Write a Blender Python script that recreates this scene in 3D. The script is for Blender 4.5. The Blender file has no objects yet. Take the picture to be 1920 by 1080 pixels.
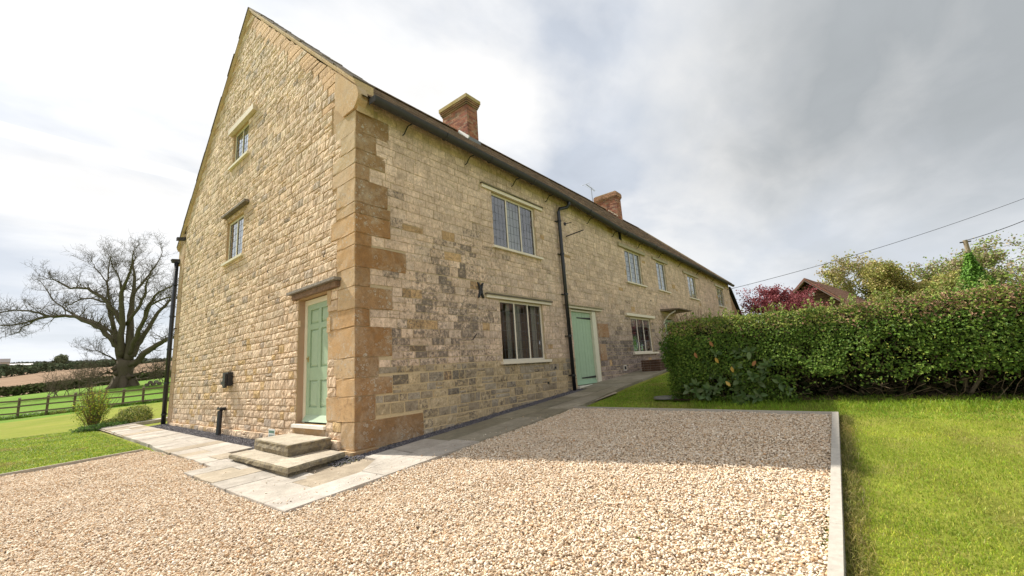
import bpy, math, random
import numpy as np
from mathutils import Vector, Matrix, noise as mnoise

random.seed(11); RNG = np.random.default_rng(5)
S = bpy.context.scene
COL = S.collection

# ------------------------------------------------------------------ camera
CAM = Vector((-3.4788, -5.9261, 1.2))
YAW, PITCH, ROLL = 0.678825609, 0.184631870, -0.0656779151
fwd = Vector((math.cos(YAW)*math.cos(PITCH), math.sin(YAW)*math.cos(PITCH), math.sin(PITCH)))
rt = fwd.cross(Vector((0, 0, 1))).normalized(); up = rt.cross(fwd)
r2 = rt*math.cos(ROLL)+up*math.sin(ROLL); u2 = -rt*math.sin(ROLL)+up*math.cos(ROLL)
cd = bpy.data.cameras.new('camera'); cam = bpy.data.objects.new('camera', cd); COL.objects.link(cam)
cam.matrix_world = Matrix(((r2.x, u2.x, -fwd.x, CAM.x), (r2.y, u2.y, -fwd.y, CAM.y), (r2.z, u2.z, -fwd.z, CAM.z), (0, 0, 0, 1)))
cd.sensor_fit = 'HORIZONTAL'; cd.sensor_width = 36; cd.lens = 36*793.28/1920
cd.clip_start = 0.05; cd.clip_end = 6000
S.camera = cam

# ------------------------------------------------------------------ sun, sky, exposure
SUN = Vector((-0.215, 1.0, 1.05)).normalized()
sl = bpy.data.lights.new('sun', 'SUN'); sl.energy = 3.7; sl.angle = math.radians(0.9); sl.color = (1.0, 0.94, 0.84)
sun = bpy.data.objects.new('sun', sl); COL.objects.link(sun)
sun.rotation_euler = SUN.to_track_quat('Z', 'Y').to_euler()
S.view_settings.view_transform = 'Standard'; S.view_settings.look = 'None'
S.view_settings.gamma = 1; S.view_settings.use_curve_mapping = False; S.view_settings.exposure = 0.92

W = bpy.data.worlds.new('World'); S.world = W; W.use_nodes = True
wt = W.node_tree; wt.nodes.clear()
def N(t, kind, **kw):
    n = t.nodes.new(kind)
    for k, v in kw.items():
        if k.startswith('i_'):
            key = k[2:]; key = int(key) if key.isdigit() else key.replace('_', ' ')
            n.inputs[key].default_value = v
        else: setattr(n, k, v)
    return n
def LK(t, a, b): t.links.new(a, b)
def math_(t, op, a, b=None, clamp=False):
    n = t.nodes.new('ShaderNodeMath'); n.operation = op; n.use_clamp = clamp
    for i, v in enumerate((a, b)):
        if v is None: continue
        if isinstance(v, (int, float)): n.inputs[i].default_value = v
        else: t.links.new(v, n.inputs[i])
    return n.outputs[0]
def ramp(t, fac, stops, interp='LINEAR'):
    n = t.nodes.new('ShaderNodeValToRGB'); n.color_ramp.interpolation = interp
    el = n.color_ramp.elements
    while len(el) < len(stops): el.new(0.5)
    for e, (p, c) in zip(el, stops):
        e.position = p; e.color = (c, c, c, 1) if isinstance(c, (int, float)) else (*c, 1)
    t.links.new(fac, n.inputs[0]); return n.outputs[0]
def mixc(t, fac, a, b, mode='MIX'):
    n = t.nodes.new('ShaderNodeMix'); n.data_type = 'RGBA'; n.blend_type = mode
    if isinstance(fac, (int, float)): n.inputs[0].default_value = fac
    else: t.links.new(fac, n.inputs[0])
    for i, v in ((6, a), (7, b)):
        if isinstance(v, (tuple, list)): n.inputs[i].default_value = (*v[:3], 1)
        else: t.links.new(v, n.inputs[i])
    return n.outputs[2]

def build_world():
    t = wt
    tc = N(t, 'ShaderNodeTexCoord'); d = tc.outputs['Generated']
    sky = N(t, 'ShaderNodeTexSky', sky_type='NISHITA', sun_disc=False)
    sky.sun_elevation = math.asin(SUN.z); sky.sun_rotation = math.atan2(SUN.x, SUN.y)
    sky.air_density = 1.0; sky.dust_density = 2.0
    b1 = N(t, 'ShaderNodeBackground'); b1.inputs[1].default_value = 0.05; LK(t, sky.outputs[0], b1.inputs[0])
    sep = N(t, 'ShaderNodeSeparateXYZ'); LK(t, d, sep.inputs[0])
    zc = math_(t, 'ADD', math_(t, 'MAXIMUM', sep.outputs[2], 0.0), 0.16)
    px = math_(t, 'DIVIDE', sep.outputs[0], zc); py = math_(t, 'DIVIDE', sep.outputs[1], zc)
    cmb = N(t, 'ShaderNodeCombineXYZ'); LK(t, px, cmb.inputs[0]); LK(t, py, cmb.inputs[1])
    def dotd(v):
        n = N(t, 'ShaderNodeVectorMath', operation='DOT_PRODUCT'); LK(t, d, n.inputs[0]); n.inputs[1].default_value = v
        return n.outputs['Value']
    def fb(scale, detail, rough, off, dist=0.0):
        mp = N(t, 'ShaderNodeMapping'); mp.inputs['Location'].default_value = off
        mp.inputs['Rotation'].default_value = (0, 0, 0.5); mp.inputs['Scale'].default_value = (1.0, 1.5, 1)
        LK(t, cmb.outputs[0], mp.inputs[0])
        n = N(t, 'ShaderNodeTexNoise'); n.inputs['Scale'].default_value = scale; n.inputs['Detail'].default_value = detail
        n.inputs['Roughness'].default_value = rough; n.inputs['Distortion'].default_value = dist
        LK(t, mp.outputs[0], n.inputs['Vector']); return n.outputs['Fac']
    n1 = fb(0.75, 7, 0.52, (3.1, 0.4, 0), 0.25); n2 = fb(0.42, 5, 0.5, (7.3, 2.2, 0), 0.3); n3 = fb(2.6, 6, 0.55, (1, 5, 0), 0.3)
    # thick dark cloud bank away from the sun (to the east), thin bright veil round the sun
    ax = Vector((0.93, -0.22, 0.34)).normalized()
    dk = dotd(ax)
    dk = math_(t, 'ADD', dk, math_(t, 'MULTIPLY', math_(t, 'SUBTRACT', n2, 0.5), 0.27))
    dk = math_(t, 'ADD', dk, math_(t, 'MULTIPLY', math_(t, 'SUBTRACT', n3, 0.5), 0.12))
    dark = ramp(t, dk, [(0.84, 0.0), (0.92, 0.36), (0.965, 0.75), (1.0, 1.0)])
    white = mixc(t, ramp(t, n1, [(0.41, 0.0), (0.57, 1.0)]), (0.36, 0.388, 0.432), (0.545, 0.542, 0.538))
    base = mixc(t, dark, white, (0.235, 0.250, 0.262))
    # brighter edges inside the dark bank
    lum = math_(t, 'ADD', 0.86, math_(t, 'MULTIPLY', n3, 0.26))
    lc = N(t, 'ShaderNodeCombineColor'); [LK(t, lum, lc.inputs[i]) for i in range(3)]
    base = mixc(t, 1.0, base, lc.outputs[0], 'MULTIPLY')
    # horizon band: even pale grey
    hz = ramp(t, sep.outputs[2], [(0.0, 1.0), (0.16, 0.55), (0.34, 0.0)])
    base = mixc(t, math_(t, 'MULTIPLY', hz, 0.7), base, (0.475, 0.505, 0.545))
    # contrail: a thin bright great-circle streak
    a = Vector((-0.03, 0.92, 0.39)); b = Vector((0.20, 0.90, 0.38)); nn = a.cross(b).normalized()
    cw = math_(t, 'ADD', dotd(nn), math_(t, 'MULTIPLY', math_(t, 'SUBTRACT', n3, 0.5), 0.012))
    con = ramp(t, math_(t, 'ABSOLUTE', cw), [(0.0, 1.0), (0.004, 0.7), (0.011, 0.0)])
    con = math_(t, 'MULTIPLY', con, ramp(t, sep.outputs[0], [(0.15, 1.0), (0.30, 0.0)]))
    base = mixc(t, math_(t, 'MULTIPLY', con, 0.95), base, (0.80, 0.80, 0.80))
    # forward scatter round the veiled sun
    sd = math_(t, 'MAXIMUM', dotd(SUN), 0.0)
    gl = math_(t, 'ADD', math_(t, 'MULTIPLY', math_(t, 'POWER', sd, 3.0), 0.04), math_(t, 'MULTIPLY', math_(t, 'POWER', sd, 45.0), 5.0))
    gl = math_(t, 'ADD', gl, 1.0)
    b2 = N(t, 'ShaderNodeBackground'); LK(t, base, b2.inputs[0]); LK(t, gl, b2.inputs[1])
    gap = ramp(t, n1, [(0.36, 0.0), (0.52, 1.0)])
    gap = math_(t, 'MAXIMUM', gap, ramp(t, dk, [(0.72, 0.0), (0.9, 1.0)]))
    fac = math_(t, 'ADD', 0.80, math_(t, 'MULTIPLY', gap, 0.20))
    mx = N(t, 'ShaderNodeMixShader'); LK(t, fac, mx.inputs[0]); LK(t, b1.outputs[0], mx.inputs[1]); LK(t, b2.outputs[0], mx.inputs[2])
    out = N(t, 'ShaderNodeOutputWorld'); LK(t, mx.outputs[0], out.inputs[0])
build_world()

# ------------------------------------------------------------------ helpers
class MB:
    def __init__(s): s.v = []; s.f = []; s.c = []; s.col = (1, 1, 1, 0)
    def add(s, vs, fs, col=None):
        o = len(s.v); s.v.extend([tuple(p) for p in vs]); c = col or s.col
        if len(c) == 3: c = (*c, 0)
        for f in fs: s.f.append(tuple(i+o for i in f)); s.c.append(c)
    def box(s, a, b, col=None):
        (x0, y0, z0), (x1, y1, z1) = a, b
        x0, x1 = min(x0, x1), max(x0, x1); y0, y1 = min(y0, y1), max(y0, y1); z0, z1 = min(z0, z1), max(z0, z1)
        s.add([(x0,y0,z0),(x1,y0,z0),(x1,y1,z0),(x0,y1,z0),(x0,y0,z1),(x1,y0,z1),(x1,y1,z1),(x0,y1,z1)],
              [(0,3,2,1),(4,5,6,7),(0,1,5,4),(1,2,6,5),(2,3,7,6),(3,0,4,7)], col)
    def obox(s, c, X, Y, Z, col=None):
        c, X, Y, Z = Vector(c), Vector(X), Vector(Y), Vector(Z)
        vs = [c+X*a+Y*b+Z*d for d in (-1, 1) for a, b in ((-1,-1),(1,-1),(1,1),(-1,1))]
        s.add(vs, [(0,3,2,1),(4,5,6,7),(0,1,5,4),(1,2,6,5),(2,3,7,6),(3,0,4,7)], col)
    def beam(s, p, q, w, h, col=None, upv=(0, 0, 1)):
        p, q = Vector(p), Vector(q); d = (q-p); L = d.length; d.normalize()
        sx = d.cross(Vector(upv)); sx = sx.normalized() if sx.length > 1e-4 else Vector((1, 0, 0)); uz = sx.cross(d)
        s.obox((p+q)/2, d*L/2, sx*w/2, uz*h/2, col)
    def tube(s, pts, rad, n=8, col=None, caps=True):
        pts = [Vector(p) for p in pts]
        if isinstance(rad, (int, float)): rad = [rad]*len(pts)
        rings = []; ref = Vector((0.31, 0.17, 0.93))
        for i, p in enumerate(pts):
            d = (pts[min(i+1, len(pts)-1)]-pts[max(i-1, 0)]).normalized()
            a = d.cross(ref);
            if a.length < 0.05: a = d.cross(Vector((1, 0, 0)))
            a.normalize(); b = d.cross(a)
            rings.append([p+(a*math.cos(2*math.pi*k/n)+b*math.sin(2*math.pi*k/n))*rad[i] for k in range(n)])
        vs = [v for r in rings for v in r]; fs = []
        for i in range(len(pts)-1):
            for k in range(n): fs.append((i*n+k, i*n+(k+1) % n, (i+1)*n+(k+1) % n, (i+1)*n+k))
        if caps: fs.append(tuple(range(n))[::-1]); fs.append(tuple((len(pts)-1)*n+k for k in range(n)))
        s.add(vs, fs, col)
    def build(s, name, mat, parent=None, kind=None, smooth=False, loc=None):
        me = bpy.data.meshes.new(name)
        off = root_loc(parent) if parent else Vector(loc or (0, 0, 0))
        vs = np.array(s.v, dtype=np.float32).reshape(-1, 3)-np.array(off, dtype=np.float32)
        nl = sum(len(f) for f in s.f)
        me.vertices.add(len(vs)); me.vertices.foreach_set('co', vs.ravel())
        me.loops.add(nl); me.polygons.add(len(s.f))
        lens = np.array([len(f) for f in s.f], dtype=np.int32)
        st = np.zeros(len(s.f), dtype=np.int32); st[1:] = np.cumsum(lens)[:-1]
        me.polygons.foreach_set('loop_start', st)
        me.loops.foreach_set('vertex_index', np.array([i for f in s.f for i in f], dtype=np.int32))
        me.update(calc_edges=True)
        at = me.attributes.new('col', 'FLOAT_COLOR', 'CORNER')
        at.data.foreach_set('color', np.repeat(np.array(s.c, dtype=np.float32), lens, axis=0).ravel())
        me.polygons.foreach_set('use_smooth', np.full(len(s.f), bool(smooth)))
        me.validate()
        if mat: me.materials.append(mat)
        return link(name, me, parent, kind, off)
def root_loc(o):
    while o.parent: o = o.parent
    return Vector(o.location)
def link(name, me, parent=None, kind=None, off=(0, 0, 0)):
    o = bpy.data.objects.new(name, me); COL.objects.link(o)
    if parent: o.parent = parent
    else: o.location = off
    if kind: o['kind'] = kind
    return o
def tri_mesh(name, V, F, C, mat, parent=None, kind=None, loc=None):
    """numpy mesh: V (n,3), F (m,k) fixed k, C (m,4) face colours"""
    me = bpy.data.meshes.new(name); off = np.array(root_loc(parent) if parent else (loc or (0, 0, 0)), dtype=np.float32)
    V = (V-off).astype(np.float32); m, k = F.shape
    me.vertices.add(len(V)); me.vertices.foreach_set('co', V.ravel())
    me.loops.add(m*k); me.polygons.add(m)
    me.polygons.foreach_set('loop_start', np.arange(0, m*k, k, dtype=np.int32))
    me.loops.foreach_set('vertex_index', F.astype(np.int32).ravel()); me.update(calc_edges=True)
    me.polygons.foreach_set('use_smooth', np.zeros(m, dtype=bool))
    if C is not None:
        at = me.attributes.new('col', 'FLOAT_COLOR', 'CORNER')
        at.data.foreach_set('color', np.repeat(C.astype(np.float32), k, axis=0).ravel())
    if mat: me.materials.append(mat)
    return link(name, me, parent, kind, tuple(off))
def thing(name, label, cat, loc, group=None):
    o = bpy.data.objects.new(name, None); COL.objects.link(o); o.location = loc; o.empty_display_size = 0.2
    o['label'] = label; o['category'] = cat
    if group: o['group'] = group
    return o
def tag(o, label, cat, group=None):
    o['label'] = label; o['category'] = cat
    if group: o['group'] = group
    return o

# ------------------------------------------------------------------ materials
def newmat(name):
    m = bpy.data.materials.new(name); m.use_nodes = True; t = m.node_tree; t.nodes.clear()
    p = N(t, 'ShaderNodeBsdfPrincipled'); o = N(t, 'ShaderNodeOutputMaterial'); LK(t, p.outputs[0], o.inputs[0])
    p.inputs['Specular IOR Level'].default_value = 0.3
    return m, t, p
def pos(t): return N(t, 'ShaderNodeNewGeometry').outputs['Position']
def noise(t, vec, scale, detail=4, rough=0.55, dist=0.0, sc=None):
    if sc:
        mp = N(t, 'ShaderNodeMapping'); mp.inputs['Scale'].default_value = sc; LK(t, vec, mp.inputs[0]); vec = mp.outputs[0]
    n = N(t, 'ShaderNodeTexNoise'); n.inputs['Scale'].default_value = scale; n.inputs['Detail'].default_value = detail
    n.inputs['Roughness'].default_value = rough; n.inputs['Distortion'].default_value = dist
    LK(t, vec, n.inputs['Vector']); return n.outputs['Fac']
def bump(t, p, h, strength, dist):
    b = N(t, 'ShaderNodeBump'); b.inputs['Strength'].default_value = strength; b.inputs['Distance'].default_value = dist
    LK(t, h, b.inputs['Height']); LK(t, b.outputs[0], p.inputs['Normal'])
def attr(t, name='col'):
    return N(t, 'ShaderNodeAttribute', attribute_name=name)
def simple(name, col, rough=0.6, metal=0.0, nscale=20, namt=0.15, bmp=0.0, bd=0.003, spec=0.3):
    m, t, p = newmat(name); v = pos(t); n = noise(t, v, nscale, 5)
    c = mixc(t, n, tuple(x*(1-namt) for x in col), tuple(min(1, x*(1+namt)) for x in col))
    LK(t, c, p.inputs['Base Color']); p.inputs['Roughness'].default_value = rough; p.inputs['Metallic'].default_value = metal
    p.inputs['Specular IOR Level'].default_value = spec
    if bmp: bump(t, p, n, bmp, bd)
    return m
def mat_stone(name, lichen=0.3, bumpd=0.006, grain=70, weather=0.16, stri=None):
    """base colour per stone from 'col', alpha = how much dark crust grows on it"""
    m, t, p = newmat(name); v = pos(t); a = attr(t)
    n1 = noise(t, v, 9, 6, 0.6); n2 = noise(t, v, grain, 5, 0.65); n3 = noise(t, v, 17, 7, 0.68, 0.5); n4 = noise(t, v, 1.1, 3)
    k = mixc(t, n1, (0.72, 0.70, 0.67), (1.28, 1.28, 1.27)); c = mixc(t, 1.0, a.outputs['Color'], k, 'MULTIPLY')
    k = mixc(t, n2, (0.62, 0.61, 0.60), (1.38, 1.38, 1.38)); c = mixc(t, 1.0, c, k, 'MULTIPLY')
    k = mixc(t, n4, (0.88, 0.86, 0.84), (1.12, 1.12, 1.12)); c = mixc(t, 1.0, c, k, 'MULTIPLY')
    n5 = noise(t, v, 2.6, 8, 0.66, 0.4); k = mixc(t, ramp(t, n5, [(0.3, 0.0), (0.7, 1.0)]), (1-weather*1.0, 1-weather*1.05, 1-weather*1.1), (1+weather, 1+weather, 1+weather)); c = mixc(t, 1.0, c, k, 'MULTIPLY')
    # dark lichen crust
    s = math_(t, 'ADD', math_(t, 'MULTIPLY', n3, 1.0), math_(t, 'MULTIPLY', a.outputs['Alpha'], 0.27))
    dm = ramp(t, s, [(0.61, 0.0), (0.74, 0.72), (0.95, 0.85)])
    c = mixc(t, dm, c, (0.12, 0.105, 0.092))
    # pale lichen dots
    vo = N(t, 'ShaderNodeTexVoronoi'); vo.inputs['Scale'].default_value = 30; LK(t, v, vo.inputs['Vector'])
    dots = math_(t, 'MULTIPLY', ramp(t, vo.outputs['Distance'], [(0.14, 1.0), (0.24, 0.0)]), ramp(t, noise(t, v, 3.0, 3), [(0.5, 0.0), (0.62, 1.0)]))
    c = mixc(t, math_(t, 'MULTIPLY', dots, lichen), c, (0.62, 0.60, 0.52))
    LK(t, c, p.inputs['Base Color']); p.inputs['Roughness'].default_value = 0.9; p.inputs['Specular IOR Level'].default_value = 0.12
    h = math_(t, 'ADD', math_(t, 'MULTIPLY', n3, 0.8), math_(t, 'MULTIPLY', n2, 0.5))
    if stri:
        ns = noise(t, v, 15, 5, 0.65, 0.8, stri); h = math_(t, 'ADD', h, math_(t, 'MULTIPLY', ns, 1.2)); c2 = mixc(t, 1.0, c, mixc(t, ramp(t, ns, [(0.32, 0.0), (0.66, 1.0)]), (0.74, 0.71, 0.67), (1.16, 1.16, 1.17)), 'MULTIPLY'); LK(t, c2, p.inputs['Base Color'])
    bump(t, p, h, 0.9, bumpd)
    return m
def mat_ham(name):
    m, t, p = newmat(name); v = pos(t); a = attr(t)
    n1 = noise(t, v, 5, 6, 0.65, 0.6); n2 = noise(t, v, 60, 5, 0.6); n3 = noise(t, v, 14, 6, 0.62, 0.4)
    k = mixc(t, n1, (0.70, 0.66, 0.62), (1.26, 1.32, 1.36)); c = mixc(t, 1.0, a.outputs['Color'], k, 'MULTIPLY')
    c = mixc(t, 1.0, c, mixc(t, n2, (0.55, 0.55, 0.55), (1.45, 1.45, 1.45)), 'MULTIPLY')
    c = mixc(t, math_(t, 'MULTIPLY', ramp(t, noise(t, v, 2.1, 7, 0.68, 0.5), [(0.46, 0.0), (0.66, 1.0)]), 0.6), c, (0.50, 0.405, 0.29))
    s = math_(t, 'ADD', n3, math_(t, 'MULTIPLY', a.outputs['Alpha'], 0.4))
    c = mixc(t, ramp(t, s, [(0.60, 0.0), (0.84, 0.6)]), c, (0.20, 0.125, 0.07))
    # white lichen: rings and crusts
    vo = N(t, 'ShaderNodeTexVoronoi'); vo.inputs['Scale'].default_value = 17; LK(t, v, vo.inputs['Vector'])
    pres = ramp(t, noise(t, v, 2.3, 4, 0.6), [(0.44, 0.0), (0.56, 1.0)])
    ring = math_(t, 'MULTIPLY', ramp(t, vo.outputs['Distance'], [(0.20, 0.0), (0.27, 1.0), (0.36, 1.0), (0.44, 0.0)]), ramp(t, n3, [(0.44, 0.0), (0.54, 1.0)]))
    vo2 = N(t, 'ShaderNodeTexVoronoi'); vo2.inputs['Scale'].default_value = 34; LK(t, v, vo2.inputs['Vector'])
    dot = ramp(t, vo2.outputs['Distance'], [(0.10, 1.0), (0.2, 0.0)])
    lm = math_(t, 'MULTIPLY', math_(t, 'MAXIMUM', ring, math_(t, 'MULTIPLY', dot, 0.8)), pres)
    c = mixc(t, math_(t, 'MULTIPLY', lm, 0.55), c, (0.56, 0.54, 0.47))
    LK(t, c, p.inputs['Base Color']); p.inputs['Roughness'].default_value = 0.92; p.inputs['Specular IOR Level'].default_value = 0.1
    bump(t, p, math_(t, 'ADD', n3, math_(t, 'MULTIPLY', n2, 0.5)), 0.7, 0.006)
    return m
def mat_attr(name, rough=0.7, nscale=30, namt=0.2, bmp=0.5, bd=0.003, spec=0.25, sc=None, trans=0.0):
    m, t, p = newmat(name); v = pos(t); a = attr(t); n = noise(t, v, nscale, 5, 0.6, 0, sc)
    c = mixc(t, 1.0, a.outputs['Color'], mixc(t, n, (1-namt,)*3, (1+namt,)*3), 'MULTIPLY')
    LK(t, c, p.inputs['Base Color']); p.inputs['Roughness'].default_value = rough; p.inputs['Specular IOR Level'].default_value = spec
    if bmp: bump(t, p, n, bmp, bd)
    if trans:
        tr = N(t, 'ShaderNodeBsdfTranslucent'); LK(t, c, tr.inputs[0]); mx = N(t, 'ShaderNodeMixShader'); mx.inputs[0].default_value = trans
        out = [n_ for n_ in t.nodes if n_.type == 'OUTPUT_MATERIAL'][0]
        LK(t, p.outputs[0], mx.inputs[1]); LK(t, tr.outputs[0], mx.inputs[2]); LK(t, mx.outputs[0], out.inputs[0])
    return m
M = {}
M['gstone'] = mat_stone('gable_limestone', 0.15, 0.012, 60, 0.12, (1, 2.2, 0.7))
M['fstone'] = mat_stone('front_limestone', 0.45, 0.008, 80, 0.22, (1.3, 1, 0.9))
M['ham'] = mat_ham('ham_stone')
M['slab'] = mat_stone('paving_stone', 0.0, 0.005, 60, 0.20)
M['step'] = mat_stone('step_stone', 0.3, 0.010, 60, 0.24)
M['tile'] = mat_stone('roof_tile_clay', 0.5, 0.004, 60)
M['brick'] = mat_stone('chimney_brick', 0.25, 0.004, 90)
M['leaf'] = mat_attr('leaf_surface', 0.55, 40, 0.15, 0, spec=0.2, trans=0.22)
M['laurel'] = mat_attr('laurel_leaf', 0.38, 25, 0.15, 0, spec=0.3, trans=0.1)
M['farleaf'] = mat_attr('distant_foliage', 0.9, 1, 0.2, 0, spec=0.0)
M['bark'] = mat_attr('bark', 0.9, 14, 0.35, 0.8, 0.03, 0.1, sc=(1, 1, 0.25))
M['twig'] = mat_attr('twig', 0.9, 30, 0.25, 0, 0.01, 0.1)
M['blade'] = mat_attr('grass_blade', 0.5, 3, 0.12, 0, spec=0.3, trans=0.35)
M['paint'] = mat_attr('painted_timber', 0.5, 9, 0.11, 0.2, 0.002, 0.35)
M['timber'] = mat_attr('weathered_timber', 0.85, 22, 0.3, 0.6, 0.003, 0.1, sc=(1, 1, 6))
M['iron'] = simple('black_iron', (0.018, 0.018, 0.02), 0.45, 0.0, 40, 0.3, 0.3, 0.002, 0.45)
M['pipe'] = simple('black_pipe_paint', (0.016, 0.017, 0.020), 0.30, 0.0, 30, 0.3, 0.1, 0.002, 0.5)
M['gutter'] = simple('grey_gutter_paint', (0.04, 0.038, 0.04), 0.6, 0.0, 12, 0.35, 0.2, 0.002, 0.45)
M['lead'] = simple('lead_sheet', (0.20, 0.205, 0.21), 0.55, 0.3, 10, 0.25, 0.3, 0.004)
M['came'] = simple('lead_came', (0.10, 0.105, 0.11), 0.5, 0.2, 30, 0.2)
M['white'] = simple('white_plastic', (0.75, 0.75, 0.72), 0.4)
M['metal'] = simple('aerial_metal', (0.25, 0.26, 0.28), 0.4, 0.7)
M['mortar_g'] = simple('gable_mortar', (0.44, 0.31, 0.18), 0.95, 0, 35, 0.3, 0.9, 0.008, 0.1)
def mat_glass():
    m, t, p = newmat('window_glass'); v = pos(t)
    out = [n for n in t.nodes if n.type == 'OUTPUT_MATERIAL'][0]
    gl = N(t, 'ShaderNodeBsdfGlossy'); gl.inputs['Roughness'].default_value = 0.02; gl.inputs[0].default_value = (0.93, 0.95, 0.97, 1)
    tr = N(t, 'ShaderNodeBsdfTransparent'); tr.inputs[0].default_value = (0.86, 0.90, 0.90, 1)
    b = N(t, 'ShaderNodeBump'); b.inputs['Strength'].default_value = 0.12; b.inputs['Distance'].default_value = 0.01
    LK(t, noise(t, v, 7, 2), b.inputs['Height']); LK(t, b.outputs[0], gl.inputs['Normal'])
    fr = N(t, 'ShaderNodeFresnel'); fr.inputs[0].default_value = 1.75; LK(t, b.outputs[0], fr.inputs['Normal'])
    f = math_(t, 'MULTIPLY', fr.outputs[0], 2.2, True)
    mx = N(t, 'ShaderNodeMixShader'); LK(t, f, mx.inputs[0]); LK(t, tr.outputs[0], mx.inputs[1]); LK(t, gl.outputs[0], mx.inputs[2])
    LK(t, mx.outputs[0], out.inputs[0]); return m
M['glass'] = mat_glass()
def mat_mortar_front():
    m, t, p = newmat('front_mortar'); v = pos(t)
    sep = N(t, 'ShaderNodeSeparateXYZ'); LK(t, v, sep.inputs[0])
    n = noise(t, v, 30, 5); n2 = noise(t, v, 0.7, 3)
    z = math_(t, 'ADD', sep.outputs[2], math_(t, 'MULTIPLY', n2, 1.2))
    c = mixc(t, ramp(t, math_(t, 'MULTIPLY', z, 0.25), [(0.35, 0.0), (0.6, 1.0)]), (0.60, 0.46, 0.27), (0.48, 0.38, 0.25))
    c = mixc(t, 1.0, c, mixc(t, n, (0.75,)*3, (1.25,)*3), 'MULTIPLY')
    LK(t, c, p.inputs['Base Color']); p.inputs['Roughness'].default_value = 0.95; bump(t, p, n, 0.7, 0.004); return m
M['mortar_f'] = mat_mortar_front()
def mat_ground(name, c1, c2, c3, scale=0.5, fine=60, bd=0.02, stripes=None):
    m, t, p = newmat(name); v = pos(t)
    n1 = noise(t, v, scale, 5, 0.6); n2 = noise(t, v, fine, 4, 0.7); n3 = noise(t, v, scale*5, 5, 0.6)
    c = mixc(t, ramp(t, n1, [(0.35, 0.0), (0.65, 1.0)]), c1, c2); c = mixc(t, ramp(t, n3, [(0.52, 0.0), (0.72, 0.8)]), c, c3)
    if stripes:
        w = N(t, 'ShaderNodeTexWave'); w.inputs['Scale'].default_value = stripes[0]; w.inputs['Distortion'].default_value = 1.5; w.inputs['Detail'].default_value = 2
        mp = N(t, 'ShaderNodeMapping'); mp.inputs['Rotation'].default_value = (0, 0, stripes[1]); LK(t, v, mp.inputs[0]); LK(t, mp.outputs[0], w.inputs['Vector'])
        c = mixc(t, stripes[2], c, mixc(t, w.outputs['Fac'], (0.5,)*3, (1.5,)*3), 'MULTIPLY')
    c = mixc(t, 1.0, c, mixc(t, n2, (0.7,)*3, (1.3,)*3), 'MULTIPLY')
    LK(t, c, p.inputs['Base Color']); p.inputs['Roughness'].default_value = 0.95; p.inputs['Specular IOR Level'].default_value = 0.05
    bump(t, p, n2, 0.8, bd); return m
M['lawn'] = mat_ground('lawn_turf', (0.175, 0.215, 0.03), (0.24, 0.255, 0.045), (0.27, 0.235, 0.075), 0.35, 70, 0.02, (0.45, 1.2, 0.25))
M['meadow'] = mat_ground('meadow_grass', (0.105, 0.21, 0.022), (0.145, 0.24, 0.032), (0.20, 0.21, 0.065), 0.12, 12, 0.05)
M['plough'] = mat_ground('ploughed_soil', (0.225, 0.150, 0.095), (0.27, 0.185, 0.12), (0.19, 0.14, 0.085), 0.02, 2.0, 0.2, (0.06, 0.3, 0.25))
M['soil'] = mat_ground('bare_soil', (0.10, 0.07, 0.045), (0.13, 0.09, 0.05), (0.07, 0.05, 0.03), 2, 40, 0.02)
def mat_pebble(name, stops, rough=0.75):
    m, t, p = newmat(name); oi = N(t, 'ShaderNodeObjectInfo'); v = pos(t)
    c = ramp(t, oi.outputs['Random'], stops, 'LINEAR'); n = noise(t, v, 120, 3)
    c = mixc(t, 1.0, c, mixc(t, n, (0.8,)*3, (1.2,)*3), 'MULTIPLY')
    LK(t, c, p.inputs['Base Color']); p.inputs['Roughness'].default_value = rough; p.inputs['Specular IOR Level'].default_value = 0.25
    return m
M['pebble'] = mat_pebble('flint_gravel', [(0.0, (0.70, 0.57, 0.42)), (0.18, (0.80, 0.70, 0.56)), (0.34, (0.60, 0.41, 0.23)), (0.48, (0.82, 0.75, 0.64)), (0.62, (0.70, 0.54, 0.37)), (0.70, (0.58, 0.44, 0.30)), (0.80, (0.84, 0.76, 0.62)), (0.92, (0.54, 0.33, 0.17)), (1.0, (0.20, 0.16, 0.13))])
M['slate'] = mat_pebble('slate_chipping', [(0.0, (0.06, 0.06, 0.07)), (0.3, (0.12, 0.115, 0.125)), (0.6, (0.17, 0.15, 0.16)), (0.85, (0.10, 0.10, 0.12)), (1.0, (0.30, 0.28, 0.27))], 0.6)
M['gravelbase'] = mat_ground('gravel_base', (0.36, 0.27, 0.18), (0.40, 0.30, 0.20), (0.32, 0.235, 0.15), 1.0, 45, 0.02)
M['slatebase'] = mat_ground('slate_base', (0.07, 0.065, 0.07), (0.09, 0.085, 0.09), (0.05, 0.05, 0.055), 3, 60, 0.01)

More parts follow.
